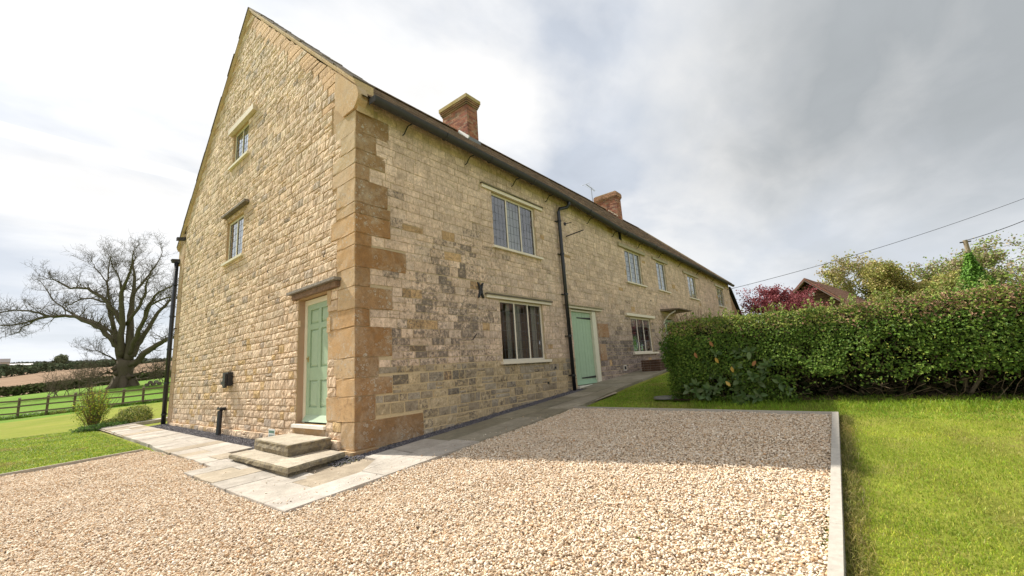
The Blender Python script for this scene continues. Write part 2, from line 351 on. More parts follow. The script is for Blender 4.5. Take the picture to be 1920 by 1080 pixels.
# ------------------------------------------------------------------ terrain
def G(x, y):
    """level of the near ground (house plot)"""
    s = (x+1.1)/0.4
    sp = 0.4*(math.log1p(math.exp(min(s, 50.0))) if s > -30 else 0.0)
    return 0.07*min(sp, 60) + 0.012*max(0.0, min(y, 12))
_R = [0, 12, 25, 40, 62, 100, 122, 130, 330, 500, 620, 900, 3000]
_Z = [0, 0.08, 0.08, 0.08, 1.05, 1.45, 1.65, 2.2, 12.2, 23.4, 26.0, 20, 0]
def T(x, y):
    dx, dy = x-CAM.x, y-CAM.y; r = math.hypot(dx, dy); az = math.degrees(math.atan2(dy, dx))
    g = G(x, y)
    # field side (beyond the back of the gable)
    w = max(0.0, min(1.0, (az-62)/10))*max(0.0, min(1.0, (150-az)/30))*max(0.0, min(1.0, (r-16)/10))
    a = max(-4.0, min(13.0, 90-az))
    c = np.interp(r, [15, 30, 60, 100, 130, 330, 500, 3000], [0.0, 0.03, 0.09, 0.165, 0.17, 0.5, 0.0, 0.0])
    zf = np.interp(r, _R, _Z) + a*c
    zg = g + 0.35*max(0, min(1, (r-60)/200))*6
    return float(zg*(1-w)+zf*w)
def terrain(name, r0, r1, nr, a0, a1, na, mat, geom=True, dz=0.0, rf=None):
    mb = MB(); rs = np.geomspace(r0, r1, nr) if geom else np.linspace(r0, r1, nr); az = np.linspace(a0, a1, na)
    vs = []
    for r in rs:
        for a in az:
            rr = r if rf is None else rf(r, a)
            x = CAM.x+rr*math.cos(math.radians(a)); y = CAM.y+rr*math.sin(math.radians(a))
            vs.append((x, y, T(x, y)-0.03+dz))
    fs = [(i*na+j, (i+1)*na+j, (i+1)*na+j+1, i*na+j+1) for i in range(nr-1) for j in range(na-1)]
    mb.add(vs, fs); return mb.build(name, mat, None, 'structure', smooth=True)
terrain('lawn', 0.2, 34, 70, -180, 180, 241, M['lawn'])
terrain('meadow', 34, 124, 40, -180, 180, 241, M['meadow'], False)
def midr(r, a): return r
terrain('ploughed_field', 124, 500, 50, 60, 110, 90, M['plough'], False)
terrain('hill', 500, 3500, 24, 60, 110, 60, M['meadow'])
terrain('far_ground', 124, 3500, 30, -180, 60, 120, M['meadow'])
terrain('far_ground', 124, 3500, 30, 110, 180, 30, M['meadow'])

# ---- gravel drive sheet, path, edging
LEFTB = [(-1.46, 5.02), (-9.0, 2.9)]          # left edging board line
FARX0, FARX1 = (3.70, -1.46), (3.47, -5.50)   # far edging board
RB0, RB1 = (3.47, -5.50), (-3.6, -5.72)       # right edging board
def sheet(name, poly_fn, x0, x1, y0, y1, step, mat, dz, kind='structure'):
    mb = MB(); nx = int((x1-x0)/step)+1; ny = int((y1-y0)/step)+1; idx = {}
    vs = []; fs = []
    for i in range(nx+1):
        for j in range(ny+1):
            x = x0+(x1-x0)*i/nx; y = y0+(y1-y0)*j/ny; idx[i, j] = len(vs); vs.append((x, y, G(x, y)+dz))
    for i in range(nx):
        for j in range(ny):
            if poly_fn(x0+(x1-x0)*(i+.5)/nx, y0+(y1-y0)*(j+.5)/ny): fs.append((idx[i, j], idx[i+1, j], idx[i+1, j+1], idx[i, j+1]))
    mb.add(vs, fs); return mb.build(name, mat, None, kind, smooth=True)
def rb_y(x): return RB0[1]+(RB1[1]-RB0[1])*(x-RB0[0])/(RB1[0]-RB0[0])
def fb_x(y): return FARX0[0]+(FARX1[0]-FARX0[0])*(y-FARX0[1])/(FARX1[1]-FARX0[1])
def lb_y(x): return LEFTB[0][1]+(LEFTB[1][1]-LEFTB[0][1])*(x-LEFTB[0][0])/(LEFTB[1][0]-LEFTB[0][0])
def in_gravel(x, y):
    if y < rb_y(x)+0.036 or x > fb_x(y)-0.01: return False
    if x > -1.64 and y > -1.47: 
        return x < path_left_edge(y)
    if y > lb_y(x)-0.02: return False
    return True
def path_left_edge(y):
    if y < 1.66: return -1.63
    if y < 2.2: return -1.3
    if y < 5.05: return -1.26-0.04*(y-2.2)
    return -9
sheet('gravel_drive', in_gravel, -16, 4.0, -6.0, 5.2, 0.12, M['gravelbase'], 0.0)

def pebbles(name, pts, sizes, mat, label=None):
    """real pebbles: one icosphere per point, scaled, turned and roughened by geometry nodes"""
    me = bpy.data.meshes.new(name); P = np.array(pts, dtype=np.float32)
    me.vertices.add(len(P)); me.vertices.foreach_set('co', P.ravel())
    a = me.attributes.new('size', 'FLOAT', 'POINT'); a.data.foreach_set('value', np.array(sizes, dtype=np.float32))
    me.materials.append(mat)
    o = link(name, me, None, 'stuff')
    ng = bpy.data.node_groups.new(name+'_nodes', 'GeometryNodeTree')
    ng.interface.new_socket('Geometry', in_out='INPUT', socket_type='NodeSocketGeometry')
    ng.interface.new_socket('Geometry', in_out='OUTPUT', socket_type='NodeSocketGeometry')
    gi = ng.nodes.new('NodeGroupInput'); go = ng.nodes.new('NodeGroupOutput')
    ico = ng.nodes.new('GeometryNodeMeshIcoSphere'); ico.inputs['Radius'].default_value = 1.0; ico.inputs['Subdivisions'].default_value = 2
    sp = ng.nodes.new('GeometryNodeSetPosition'); no = ng.nodes.new('ShaderNodeTexNoise'); no.inputs['Scale'].default_value = 0.9
    sub = ng.nodes.new('ShaderNodeVectorMath'); sub.operation = 'SUBTRACT'; sub.inputs[1].default_value = (0.5, 0.5, 0.5)
    scl = ng.nodes.new('ShaderNodeVectorMath'); scl.operation = 'SCALE'; scl.inputs['Scale'].default_value = 1.3
    L = ng.links.new
    L(no.outputs['Color'], sub.inputs[0]); L(sub.outputs[0], scl.inputs[0]); L(scl.outputs[0], sp.inputs['Offset']); L(ico.outputs['Mesh'], sp.inputs['Geometry'])
    sm = ng.nodes.new('GeometryNodeSetMaterial'); sm.inputs['Material'].default_value = mat; L(sp.outputs[0], sm.inputs['Geometry'])
    iop = ng.nodes.new('GeometryNodeInstanceOnPoints'); L(gi.outputs[0], iop.inputs['Points']); L(sm.outputs[0], iop.inputs['Instance'])
    rv = ng.nodes.new('FunctionNodeRandomValue'); rv.data_type = 'FLOAT_VECTOR'; rv.inputs[0].default_value = (-0.6, -0.6, 0); rv.inputs[1].default_value = (0.6, 0.6, 6.283)
    L(rv.outputs[0], iop.inputs['Rotation'])
    rs = ng.nodes.new('FunctionNodeRandomValue'); rs.data_type = 'FLOAT_VECTOR'; rs.inputs[0].default_value = (0.75, 0.5, 0.35); rs.inputs[1].default_value = (1.35, 1.0, 0.75); rs.inputs['Seed'].default_value = 5
    na = ng.nodes.new('GeometryNodeInputNamedAttribute'); na.data_type = 'FLOAT'; na.inputs['Name'].default_value = 'size'
    ms = ng.nodes.new('ShaderNodeVectorMath'); ms.operation = 'SCALE'; L(rs.outputs[0], ms.inputs[0]); L(na.outputs['Attribute'], ms.inputs['Scale'])
    L(ms.outputs[0], iop.inputs['Scale']); L(iop.outputs[0], go.inputs[0])
    md = o.modifiers.new('pebbles', 'NODES'); md.node_group = ng
    return o
def gravel():
    n = 430000
    xs = RNG.uniform(-4.4, 3.75, n); ys = RNG.uniform(-5.75, 5.05, n)
    pts = []; sz = []
    for x, y in zip(xs, ys):
        if not in_gravel(x, y): continue
        d = math.hypot(x-CAM.x, y-CAM.y)
        hump = 0.022*mnoise.noise(Vector((x*1.6, y*1.6, 0)))+0.006*mnoise.noise(Vector((x*5, y*5, 3)))
        s = random.uniform(0.0052, 0.0104)*(1.45 if random.random() < .07 else 1)
        pts.append((x, y, G(x, y)+0.006+hump+0.018*random.random()**1.3)); sz.append(s)
    for _ in range(160):
        x = random.choice([random.uniform(-1.6, -.6), random.uniform(-1, 3)]); y = random.uniform(-1.46, -1.2) if random.random() < .6 else random.uniform(-1.4, 1)
        if x > -.6 and y > -.5: continue
        pts.append((x, y, G(x, y)+.042)); sz.append(random.uniform(.006, .010))
    o = pebbles('gravel', pts, sz, M['pebble'])
gravel()

# ------------------------------------------------------------------ the house
HOUSE = thing('farmhouse', 'long stone farmhouse with tiled roof, gabled end wall and two green doors', 'farmhouse', (0, 0, 0))
def gutz(x): return float(np.interp(x, [0, 5.8, 9.6, 17.5, 25.6], [5.80, 5.72, 5.52, 5.43, 5.32]))
def ridz(x): return float(np.interp(x, [0, 18, 23, 25.6], [10.72, 10.72, 10.55, 10.55]))
RY = 5.34; BY = 10.15
def roofz(x, y):
    if y <= RY: z0 = gutz(x)+0.25; return z0+(ridz(x)-z0)*y/RY
    z1 = 5.75; return ridz(x)+(z1-ridz(x))*(y-RY)/(BY-RY)
XE = 25.45
def vz(y):
    """top of the raised coping along the gable"""
    return 6.25+0.93*y if y <= 5.2 else 11.086-1.035*(y-5.2)
F_OPEN = [(3.34, 4.97, 3.86, 5.14), (3.41, 5.0, 1.33, 2.66), (6.32, 7.69, 0.58, 2.66), (10.25, 11.64, 3.85, 5.04),
          (13.2, 14.22, 3.86, 5.06), (17.13, 18.36, 3.88, 4.98), (22.35, 23.8, 3.85, 4.95), (10.12, 11.85, 1.41, 2.61), (13.3, 14.35, 0.85, 2.72)]
G_OPEN = [(4.9, 5.93, 6.74, 7.68), (4.9, 6.0, 4.18, 5.24), (0.82, 1.9, 0.48, 2.66)]
F_BLOCK = [(2.95, 5.35, 5.14, 5.28), (2.92, 5.40, 2.66, 2.80), (6.1, 8.1, 2.66, 2.76), (9.7, 12.1, 5.04, 5.20), (12.75, 14.5, 5.06, 5.2), (16.5, 18.9, 4.98, 5.12), (21.9, 23.9, 4.95, 5.08), (9.7, 12.25, 2.61, 2.76)]
G_BLOCK = [(4.45, 6.12, 7.68, 7.845), (4.6, 6.2, 5.36, 5.47), (0.42, 2.12, 2.66, 2.82)]
def front(u, z, d): return (u, -d, z)
def gable(u, z, d): return (-d, u, z)
class WallMB(MB):
    def __init__(s, P, flip): super().__init__(); s.P = P; s.flip = flip
    def quadset(s, vs, fs, col=None):
        s.add([s.P(*v) for v in vs], [f[::-1] for f in fs] if s.flip else fs, col)
    def wbox(s, u0, u1, z0, z1, d0, d1, col=None):
        vs = [(u0,z0,d0),(u1,z0,d0),(u1,z1,d0),(u0,z1,d0),(u0,z0,d1),(u1,z0,d1),(u1,z1,d1),(u0,z1,d1)]
        s.quadset(vs, [(0,3,2,1),(4,5,6,7),(0,1,5,4),(1,2,6,5),(2,3,7,6),(3,0,4,7)], col)
FW = lambda: WallMB(front, False)
GW = lambda: WallMB(gable, True)
def adj(kind, u, z, p):
    """a point seen at wall coordinates (u,z) that really stands p in front of the wall"""
    if kind == 'f': k = 1-p/5.926; return CAM.x+(u-CAM.x)*k, CAM.z+(z-CAM.z)*k
    k = 1-p/3.479; return CAM.y+(u-CAM.y)*k, CAM.z+(z-CAM.z)*k

def wall_sheet(mb, us, zbot, ztop, opens, depth):
    """mortar face with openings and their reveals"""
    cuts = sorted(set(us+[o[0] for o in opens]+[o[1] for o in opens]))
    for a, b in zip(cuts, cuts[1:]):
        mid = (a+b)/2; op = sorted([o for o in opens if o[0] < mid < o[1]], key=lambda o: o[2])
        segs = []; lo = None
        for o in op: segs.append((lo, o[2])); lo = o[3]
        segs.append((lo, None))
        for l, h in segs:
            za, zb = (zbot(a), zbot(b)) if l is None else (l, l); zc, zd = (ztop(b), ztop(a)) if h is None else (h, h)
            mb.quadset([(a, za, 0), (b, zb, 0), (b, zc, 0), (a, zd, 0)], [(0, 1, 2, 3)])
    for u0, u1, z0, z1 in opens:
        mb.quadset([(u0,z0,0),(u0,z0,-depth),(u0,z1,-depth),(u0,z1,0)], [(0,1,2,3)])
        mb.quadset([(u1,z0,0),(u1,z1,0),(u1,z1,-depth),(u1,z0,-depth)], [(0,1,2,3)])
        mb.quadset([(u0,z1,0),(u0,z1,-depth),(u1,z1,-depth),(u1,z1,0)], [(0,1,2,3)])
        mb.quadset([(u0,z0,0),(u1,z0,0),(u1,z0,-depth),(u0,z0,-depth)], [(0,1,2,3)])
def gtop(y): return vz(y)-0.15
m = FW(); wall_sheet(m, [0.0]+[float(i) for i in range(1, 26)]+[XE], lambda u: -0.4, lambda u: gutz(u)+0.14, F_OPEN, 0.30)
front_wall = m.build('front_wall', M['mortar_f'], HOUSE)
m = GW(); wall_sheet(m, [0.0, 5.2, BY], lambda u: -0.4, gtop, G_OPEN, 0.30)
gable_wall = m.build('gable_wall', M['mortar_g'], HOUSE)
m = MB()
m.add([(0.3, BY, -0.4), (XE, BY, -0.4), (XE, BY, 5.9), (0.0, BY, 5.9), (0, BY, -0.4)], [(4, 1, 2, 3)], (0.4, 0.33, 0.22))
m.build('back_wall', M['fstone'], HOUSE)
m = MB(); m.add([(XE, 0, -0.4), (XE, BY, -0.4), (XE, BY, 5.9), (XE, RY, ridz(XE)-.1), (XE, 0, 5.45)], [(0, 1, 2, 3, 4)], (0.33, 0.26, 0.18))
m.build('end_wall', M['fstone'], HOUSE)
m = MB(); m.box((0.15, 0.15, 0.2), (XE-.1, BY-.1, 0.35)); m.box((0.15, 0.35, 3.05), (XE-.1, BY-.1, 3.2)); m.build('floor_boards', M['timber'], HOUSE)

def stone(mb, q, d0, rough, bulge, col, nu, nz, back=-0.03, inset=0.012, seed=0):
    """one dressed or rock-faced stone from its quad (u,z) corners bl,br,tr,tl"""
    vs = []; (ax, az), (bx, bz), (cx, cz), (dx, dz) = q
    for j in range(nz+1):
        for i in range(nu+1):
            s, t = i/nu, j/nz
            u = (ax*(1-s)+bx*s)*(1-t)+(dx*(1-s)+cx*s)*t; z = (az*(1-s)+bz*s)*(1-t)+(dz*(1-s)+cz*s)*t
            edge = i in (0, nu) or j in (0, nz)
            if edge: d = d0+random.uniform(-0.4, 1.0)*rough*0.6
            else:
                d = d0+bulge*random.uniform(0.5, 1.2)+random.uniform(-1, 1)*rough
                u += random.uniform(-.3, .3)*(bx-ax)/nu; z += random.uniform(-.3, .3)*(dz-az)/nz
            vs.append((u, z, d))
    n = nu+1; fs = [(j*n+i, j*n+i+1, (j+1)*n+i+1, (j+1)*n+i) for j in range(nz) for i in range(nu)]
    b = len(vs)
    ring = [(i, 0) for i in range(nu+1)]+[(nu, j) for j in range(1, nz+1)]+[(i, nz) for i in range(nu-1, -1, -1)]+[(0, j) for j in range(nz-1, 0, -1)]
    cu = (ax+bx+cx+dx)/4; cz_ = (az+bz+cz+dz)/4
    for i, j in ring:
        u, z, d = vs[j*n+i]; vs.append((u, z, back))
    R = len(ring)
    for k in range(R):
        i, j = ring[k]; i2, j2 = ring[(k+1) % R]
        fs.append((b+k, b+(k+1) % R, j2*n+i2, j*n+i))
    mb.quadset(vs, fs, col)

def subtract(u0, u1, z0, z1, rects):
    """split a course cell by rectangles; returns remaining (u0,u1,z0,z1)"""
    cuts = sorted({u0, u1} | {v for r in rects for v in (r[0], r[1]) if u0+0.02 < v < u1-0.02 and r[2] < z1 and r[3] > z0})
    out = []
    for a, b in zip(cuts, cuts[1:]):
        m_ = (a+b)/2; lo, hi = z0, z1; dead = False
        for r in rects:
            if r[0] < m_ < r[1] and r[2] < hi and r[3] > lo:
                if r[2] <= lo and r[3] >= hi: dead = True
                elif r[2] > lo: hi = r[2]
                else: lo = r[3]
        if not dead and hi-lo > 0.035 and b-a > 0.04: out.append((a, b, lo, hi))
    return out

# quoins: z0, z1, width on front, width on gable
QB = [-0.05, 0.15, 0.55, 0.92, 1.19, 1.50, 1.97, 2.25, 2.60, 2.91, 3.27, 3.47, 3.80, 3.99, 4.40, 4.66, 4.92, 5.25, 5.62]
QF = [0.36, 1.25, 0.34, 0.65, 0.40, 0.65, 0.24, 0.66, 0.25, 0.95, 0.28, 0.64, 0.64, 0.59, 0.24, 0.55, 0.37, 0.63]
QG = [0.36, 0.36, 0.82, 0.53, 0.60, 0.81, 0.81, 0.50, 0.40, 0.54, 0.54, 0.73, 0.57, 0.57, 0.72, 0.72, 0.45, 0.62]
def q_at(z, arr):
    for a, b, w in zip(QB, QB[1:], arr):
        if a <= z < b: return w
    return 0.4
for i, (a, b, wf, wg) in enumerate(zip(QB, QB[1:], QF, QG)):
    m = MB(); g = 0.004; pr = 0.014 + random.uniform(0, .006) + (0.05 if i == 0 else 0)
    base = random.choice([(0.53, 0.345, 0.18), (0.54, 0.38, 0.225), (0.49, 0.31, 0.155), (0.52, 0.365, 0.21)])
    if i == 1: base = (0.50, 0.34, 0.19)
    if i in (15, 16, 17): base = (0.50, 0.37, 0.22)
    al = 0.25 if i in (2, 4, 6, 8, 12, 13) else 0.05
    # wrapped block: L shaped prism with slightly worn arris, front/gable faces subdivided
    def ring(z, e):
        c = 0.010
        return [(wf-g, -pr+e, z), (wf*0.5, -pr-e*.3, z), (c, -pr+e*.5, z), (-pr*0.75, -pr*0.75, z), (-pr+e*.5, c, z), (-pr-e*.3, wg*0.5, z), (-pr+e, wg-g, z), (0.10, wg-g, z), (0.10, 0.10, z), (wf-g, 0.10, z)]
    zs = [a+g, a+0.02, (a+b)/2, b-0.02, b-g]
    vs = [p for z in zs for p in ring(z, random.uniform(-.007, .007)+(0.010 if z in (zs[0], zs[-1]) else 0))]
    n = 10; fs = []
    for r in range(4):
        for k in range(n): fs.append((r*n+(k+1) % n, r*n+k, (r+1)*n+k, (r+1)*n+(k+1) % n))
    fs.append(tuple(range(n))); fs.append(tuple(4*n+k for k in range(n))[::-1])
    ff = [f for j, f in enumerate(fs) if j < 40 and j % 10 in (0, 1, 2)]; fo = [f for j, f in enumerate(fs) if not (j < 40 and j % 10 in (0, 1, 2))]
    m.add(vs, ff, (base[0]*.64, base[1]*.54, base[2]*.46, al+.30)); m.add(vs, fo, (*base, al)); m.build('quoin', M['ham'], HOUSE)  # front faces coloured darker: their shade painted in, along with brown weathering

def fdirt(u, z):
    """where the front wall carries dark crust"""
    d = 1.05*math.exp(-((u-1.9)/1.25)**2-((z-1.9)/0.95)**2)+0.6*math.exp(-((u-2.3)/1.3)**2-((z-3.2)/0.8)**2)
    d += 0.75*math.exp(-((u-9.2)/1.9)**2-((z-1.5)/1.0)**2)+0.35*math.exp(-((u-14)/5)**2-((z-1.4)/1.3)**2)
    return d
def fcol(u, z):
    warm = max(0, min(1, (z-3.6)/1.2)) if u < 9 else max(0, min(1, (z-3.0)/1.6))*.8
    a = Vector(random.choice([(0.65, 0.51, 0.40), (0.62, 0.49, 0.385), (0.68, 0.535, 0.42), (0.64, 0.50, 0.385), (0.60, 0.485, 0.39), (0.57, 0.455, 0.365)]))
    b = Vector(random.choice([(0.68, 0.545, 0.445), (0.65, 0.52, 0.42), (0.71, 0.57, 0.465), (0.67, 0.53, 0.425), (0.62, 0.495, 0.40)]))
    c = a.lerp(b, warm)
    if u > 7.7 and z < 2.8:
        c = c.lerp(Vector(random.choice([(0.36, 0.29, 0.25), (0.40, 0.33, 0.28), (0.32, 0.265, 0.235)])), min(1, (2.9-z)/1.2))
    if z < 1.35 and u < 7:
        c = Vector(random.choice([(0.50, 0.40, 0.26), (0.46, 0.37, 0.24), (0.38, 0.33, 0.26), (0.52, 0.42, 0.28), (0.36, 0.30, 0.22)]))
    if random.random() < 0.015: c = Vector((0.50, 0.35, 0.20))
    k = random.uniform(0.91, 1.09); c = c*k
    dd = fdirt(u, z); al = 0.10+0.62*dd*random.uniform(0.3, 1.3)
    if random.random() < dd*0.40: al += 0.40; c = c*0.90
    if z < 1.35 and u < 6 and random.random() < .22: al += 0.45
    return (c.x, c.y, c.z, min(1, al))
def gcol(u, z):
    c = Vector(random.choice([(0.70, 0.562, 0.422), (0.66, 0.527, 0.395), (0.73, 0.597, 0.455), (0.68, 0.532, 0.385), (0.65, 0.537, 0.41), (0.71, 0.562, 0.413)]))
    if z < 2.2 and random.random() < .10: c = Vector((0.58, 0.43, 0.24))
    if random.random() < .04: c = Vector((0.47, 0.40, 0.33))
    k = random.uniform(0.86, 1.14); return (c.x*k, c.y*k, c.z*k, random.uniform(0, 0.12))

stones = []   # (screen area, wallkind, mesh data)
def proj_area(P, u0, u1, z0, z1):
    def pr(p):
        v = Vector(p)-CAM; w = v.dot(fwd)
        if w < 0.1: return None
        return (v.dot(r2)/w*793, v.dot(u2)/w*793)
    q = [pr(P(a, b, 0)) for a, b in ((u0, z0), (u1, z0), (u1, z1), (u0, z1))]
    if any(x is None for x in q): return 0
    if not (-960 < q[0][0] < 960): return 0
    s = 0
    for i in range(4): s += q[i][0]*q[(i+1) % 4][1]-q[(i+1) % 4][0]*q[i][1]
    return abs(s)/2
def courses(kind):
    P = front if kind == 'f' else gable; flip = kind == 'g'
    rects = (F_OPEN+F_BLOCK) if kind == 'f' else (G_OPEN+G_BLOCK)
    Lw = XE-0.02 if kind == 'f' else BY-0.42
    z = -0.12; k = 0
    while z < (5.95 if kind == 'f' else 11.1):
        low = kind == 'f' and z < 1.4
        h = random.choice([random.uniform(0.10, 0.14), random.uniform(.13, .18), random.uniform(.15, .20)]) if kind == 'f' else random.uniform(0.10, 0.165)
        if kind == 'g' and random.random() < .15: h = random.uniform(.16, .20)
        # snap to opening edges
        z1 = z+h; zm = (z+z1)/2
        q = q_at(zm, QF if kind == 'f' else QG) if z < 5.62 else (0.02 if kind == 'f' else 0.0)
        if kind == 'g':
            if zm > 5.95: 
                q = max(0.05, (zm-6.07)/0.93+0.05)
            right = Lw if zm < 5.7 else min(Lw, 5.2+(10.90-zm)/1.035)
        else: right = Lw
        if kind == 'g' and 5.5 < zm < 6.1: q = 0.78
        u = q+0.004
        while u < right-0.05:
            L = random.uniform(0.12, 0.36) if kind == 'f' else random.uniform(0.13, 0.34)
            if random.random() < .12: L *= 1.45
            if kind == 'f' and u > 9: L *= 1.25
            rake = kind == 'g' and zm > 6.0
            if rake and (u < q+0.02): L = random.uniform(0.30, 0.55)
            u1 = min(u+L, right)
            if right-u1 < 0.1: u1 = right
            zb = z; zt = z1
            if kind == 'f': zt = min(zt, gutz(u)+0.12)
            if zt-zb > 0.03:
                cells = [(u, u1, zb, zt)]
                if random.random() < (.07 if kind == 'f' else .10) and zt-zb > .125 and not rake: zc = zb+(zt-zb)*random.uniform(.4, .6); cells = [(u, u1, zb, zc), (u, u1, zc, zt)]
                for c in cells:
                    for (a, b, c0, c1) in subtract(*c, rects):
                        stones.append([kind, a, b, c0, c1, rake and (u < q+.02), rake and (u1 >= right-1e-6), low])
            u = u1
        z = z1; k += 1
courses('f'); courses('g')
def wave(kind, u, z):
    return 0.022*mnoise.noise(Vector((u*0.5, z*0.8, 7 if kind == 'f' else 3)))+0.010*mnoise.noise(Vector((u*2.5, z*2, 1)))
def make_stone(rec, mb):
    kind, a, b, c0, c1, rk0, rk1, low = rec
    j = 0.0075 if kind == 'g' else 0.0055
    if low and a < 6.3: j = 0.011
    jj = lambda: random.uniform(-.007, .007)
    opens = F_OPEN+F_BLOCK if kind == 'f' else G_OPEN+G_BLOCK
    near = any(abs(a-o[1]) < .02 or abs(b-o[0]) < .02 or abs(c0-o[3]) < .02 or abs(c1-o[2]) < .02 for o in opens)
    wv = (lambda u, z: 0) if near else (lambda u, z: wave(kind, u, z))
    q = [(a+j+jj(), c0+j+wv(a, c0)), (b-j+jj(), c0+j+wv(b, c0)), (b-j+jj(), c1-j+wv(b, c1)), (a+j+jj(), c1-j+wv(a, c1))]
    ham = False
    if rk0:   # follows the raking edge on the right-hand verge
        sh = (c1-c0)/0.966; q[0] = (a-sh*0.95+j, c0+j); ham = random.random() < .85
    if rk1:
        sh = (c1-c0)/1.0; q[1] = (b+sh*0.9-j, c0+j); ham = random.random() < .6
    um, zm = (a+b)/2, (c0+c1)/2
    if kind == 'f':
        nu = 3 if b-a > .2 else 2
        if um > 9: nu, nz = 2, 2
        else: nz = 2
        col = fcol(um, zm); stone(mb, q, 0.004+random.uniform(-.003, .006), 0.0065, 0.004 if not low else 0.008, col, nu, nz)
        if (c0 < G(um, 0)-0.02): pass
    else:
        nu = 5 if b-a > .22 else 4; nz = 3
        if um > 7: nu, nz = 3, 2
        d0 = 0.006+random.uniform(-.003, .005)
        if zm < 0.26: d0 += 0.05
        if ham:
            k = random.uniform(.9, 1.12); col = (0.60*k, 0.42*k, 0.25*k, 0.0); stone(mb, q, d0, 0.003, 0.004, col, 3, 2)
        else:
            stone(mb, q, d0+.005, 0.0085, 0.008, gcol(um, zm), nu, nz)
for s in stones: s.append(proj_area(front if s[0] == 'f' else gable, s[1], s[2], s[3], s[4]))
order = sorted(range(len(stones)), key=lambda i: -stones[i][8])
# share the 300 individually built stones between the two walls, largest in the picture first
top = set([i for i in order if stones[i][3] > 0.05][:298])
rest = {'f': FW(), 'g': GW()}
for i, s in enumerate(stones):
    if i in top:
        mb = FW() if s[0] == 'f' else GW(); make_stone(s[:8], mb)
        mb.build('stone', M['fstone'] if s[0] == 'f' else M['gstone'], front_wall if s[0] == 'f' else gable_wall)
    else: make_stone(s[:8], rest[s[0]])
rest['f'].build('stonework', M['fstone'], front_wall, 'stuff')
rest['g'].build('stonework', M['gstone'], gable_wall, 'stuff')
# far corner quoins of the gable
z = -0.05; i = 0
while z < 5.75:
    h = random.uniform(.28, .42); h = min(h, 5.95-z); w = 0.40 if i % 2 else 0.36
    m = GW(); q = [(BY-w+.006, z+.004), (BY+.02, z+.004), (BY+.02, z+h-.004), (BY-w+.006, z+h-.004)]
    k = random.uniform(.85, 1.1); stone(m, q, 0.018, 0.003, 0.003, (0.54*k, 0.37*k, 0.23*k, .1), 3, 3); m.build('quoin', M['ham'], HOUSE); z += h; i += 1
# ham stone patches beside the second door
for (a, b, c0, c1) in [(7.74, 8.40, 1.90, 2.30), (7.74, 8.12, 1.22, 1.70)]:
    m = FW(); stone(m, [(a, c0), (b, c0), (b-.02, c1), (a, c1)], 0.016, 0.004, 0.004, (0.34, 0.19, 0.10, .1), 3, 3); m.build('quoin', M['ham'], HOUSE)
# sill course below the gable door
m = GW(); stone(m, [(0.84, .32), (1.95, .32), (1.95, .43), (0.84, .43)], 0.03, 0.003, 0.003, (0.42, 0.27, 0.14, .05), 4, 2); m.build('quoin', M['ham'], HOUSE)
# narrow orange jamb stones beside the gable door
for z0_, z1_ in [(2.40, 2.64), (1.95, 2.2)]:
    m = GW(); stone(m, [(0.70, z0_), (0.815, z0_), (0.815, z1_), (0.70, z1_)], 0.03, 0.003, 0.003, (0.46, 0.30, 0.14, 0), 2, 2); m.build('quoin', M['ham'], HOUSE)

# ---------------- roof
ROOF = MB()
def slab(mb, xs, ys, dz, col):
    n = len(ys)
    vs = [(x, y, roofz(x, y)+dz) for x in xs for y in ys]
    mb.add(vs, [(i*n+j, (i+1)*n+j, (i+1)*n+j+1, i*n+j+1) for i in range(len(xs)-1) for j in range(n-1)], col)
xs = [0.02, 0.40]+[i*1.0 for i in range(1, 26)]+[XE+.05]
slab(ROOF, xs, [-0.18, 0, 1.3, 2.6, 4, RY], -0.06, (0.10, 0.08, 0.06, .2)); slab(ROOF, xs, [RY, BY, BY+.28], -0.05, (0.16, 0.12, 0.08, .3)); slab(ROOF, xs, [-0.18, 0, RY, BY, BY+.25], -0.085, (0.10, 0.08, 0.06, .2))
roof = ROOF.build('roof', M['tile'], HOUSE)
tiles = []
TW, TE = 0.265, 0.205
sl_len = math.hypot(RY+.21, 11.15-5.75); rows = int(sl_len/TE)
tcols = [(0.19, 0.125, 0.09), (0.15, 0.105, 0.08), (0.24, 0.17, 0.125), (0.13, 0.105, 0.085), (0.20, 0.135, 0.10)]
for r in range(rows+1):
    y0 = -0.20+r*(RY+.20)/rows-0.01; y1 = y0+0.30*(RY+.20)/sl_len
    if r == rows: continue
    x = 0.16 - (0.13 if r % 2 else 0)
    while x < XE+0.05:
        w = TW*random.uniform(.9, 1.1); a = max(x, 0.15+random.uniform(-.015, .015)); b = min(x+w-.006, XE+.06)
        if b-a > .05: tiles.append((a, b, y0+random.uniform(-.012, .012), min(y1, RY), random.uniform(0, .008)))
        x += w
def tile(mb, a, b, y0, y1, l):
    t = 0.016
    za, zb = roofz(a, y0)-0.012+l, roofz(b, y0)-0.012+random.uniform(-.004, .006)+l; zc, zd = roofz(b, y1)-0.045, roofz(a, y1)-0.045
    c = random.choice(tcols); k = random.uniform(.75, 1.25)
    mb.add([(a, y0, za-t), (b, y0, zb-t), (b, y1, zc-t), (a, y1, zd-t), (a, y0, za+t), (b, y0, zb+t), (b, y1, zc+t), (a, y1, zd+t)],
           [(0,3,2,1),(4,5,6,7),(0,1,5,4),(1,2,6,5),(2,3,7,6),(3,0,4,7)], (c[0]*k, c[1]*k, c[2]*k, random.uniform(0, .35)))
tiles.sort(key=lambda t: (t[0]+3.5)**2*1.0+(t[2]+6)**2)
TR = MB()
for i, t in enumerate(tiles):
    if i < 290: mb = MB(); tile(mb, *t); mb.build('roof_tile', M['tile'], roof)
    else: tile(TR, *t)
TR.build('roof_tiling', M['tile'], roof, 'stuff')
x = 0.30
RT = MB()
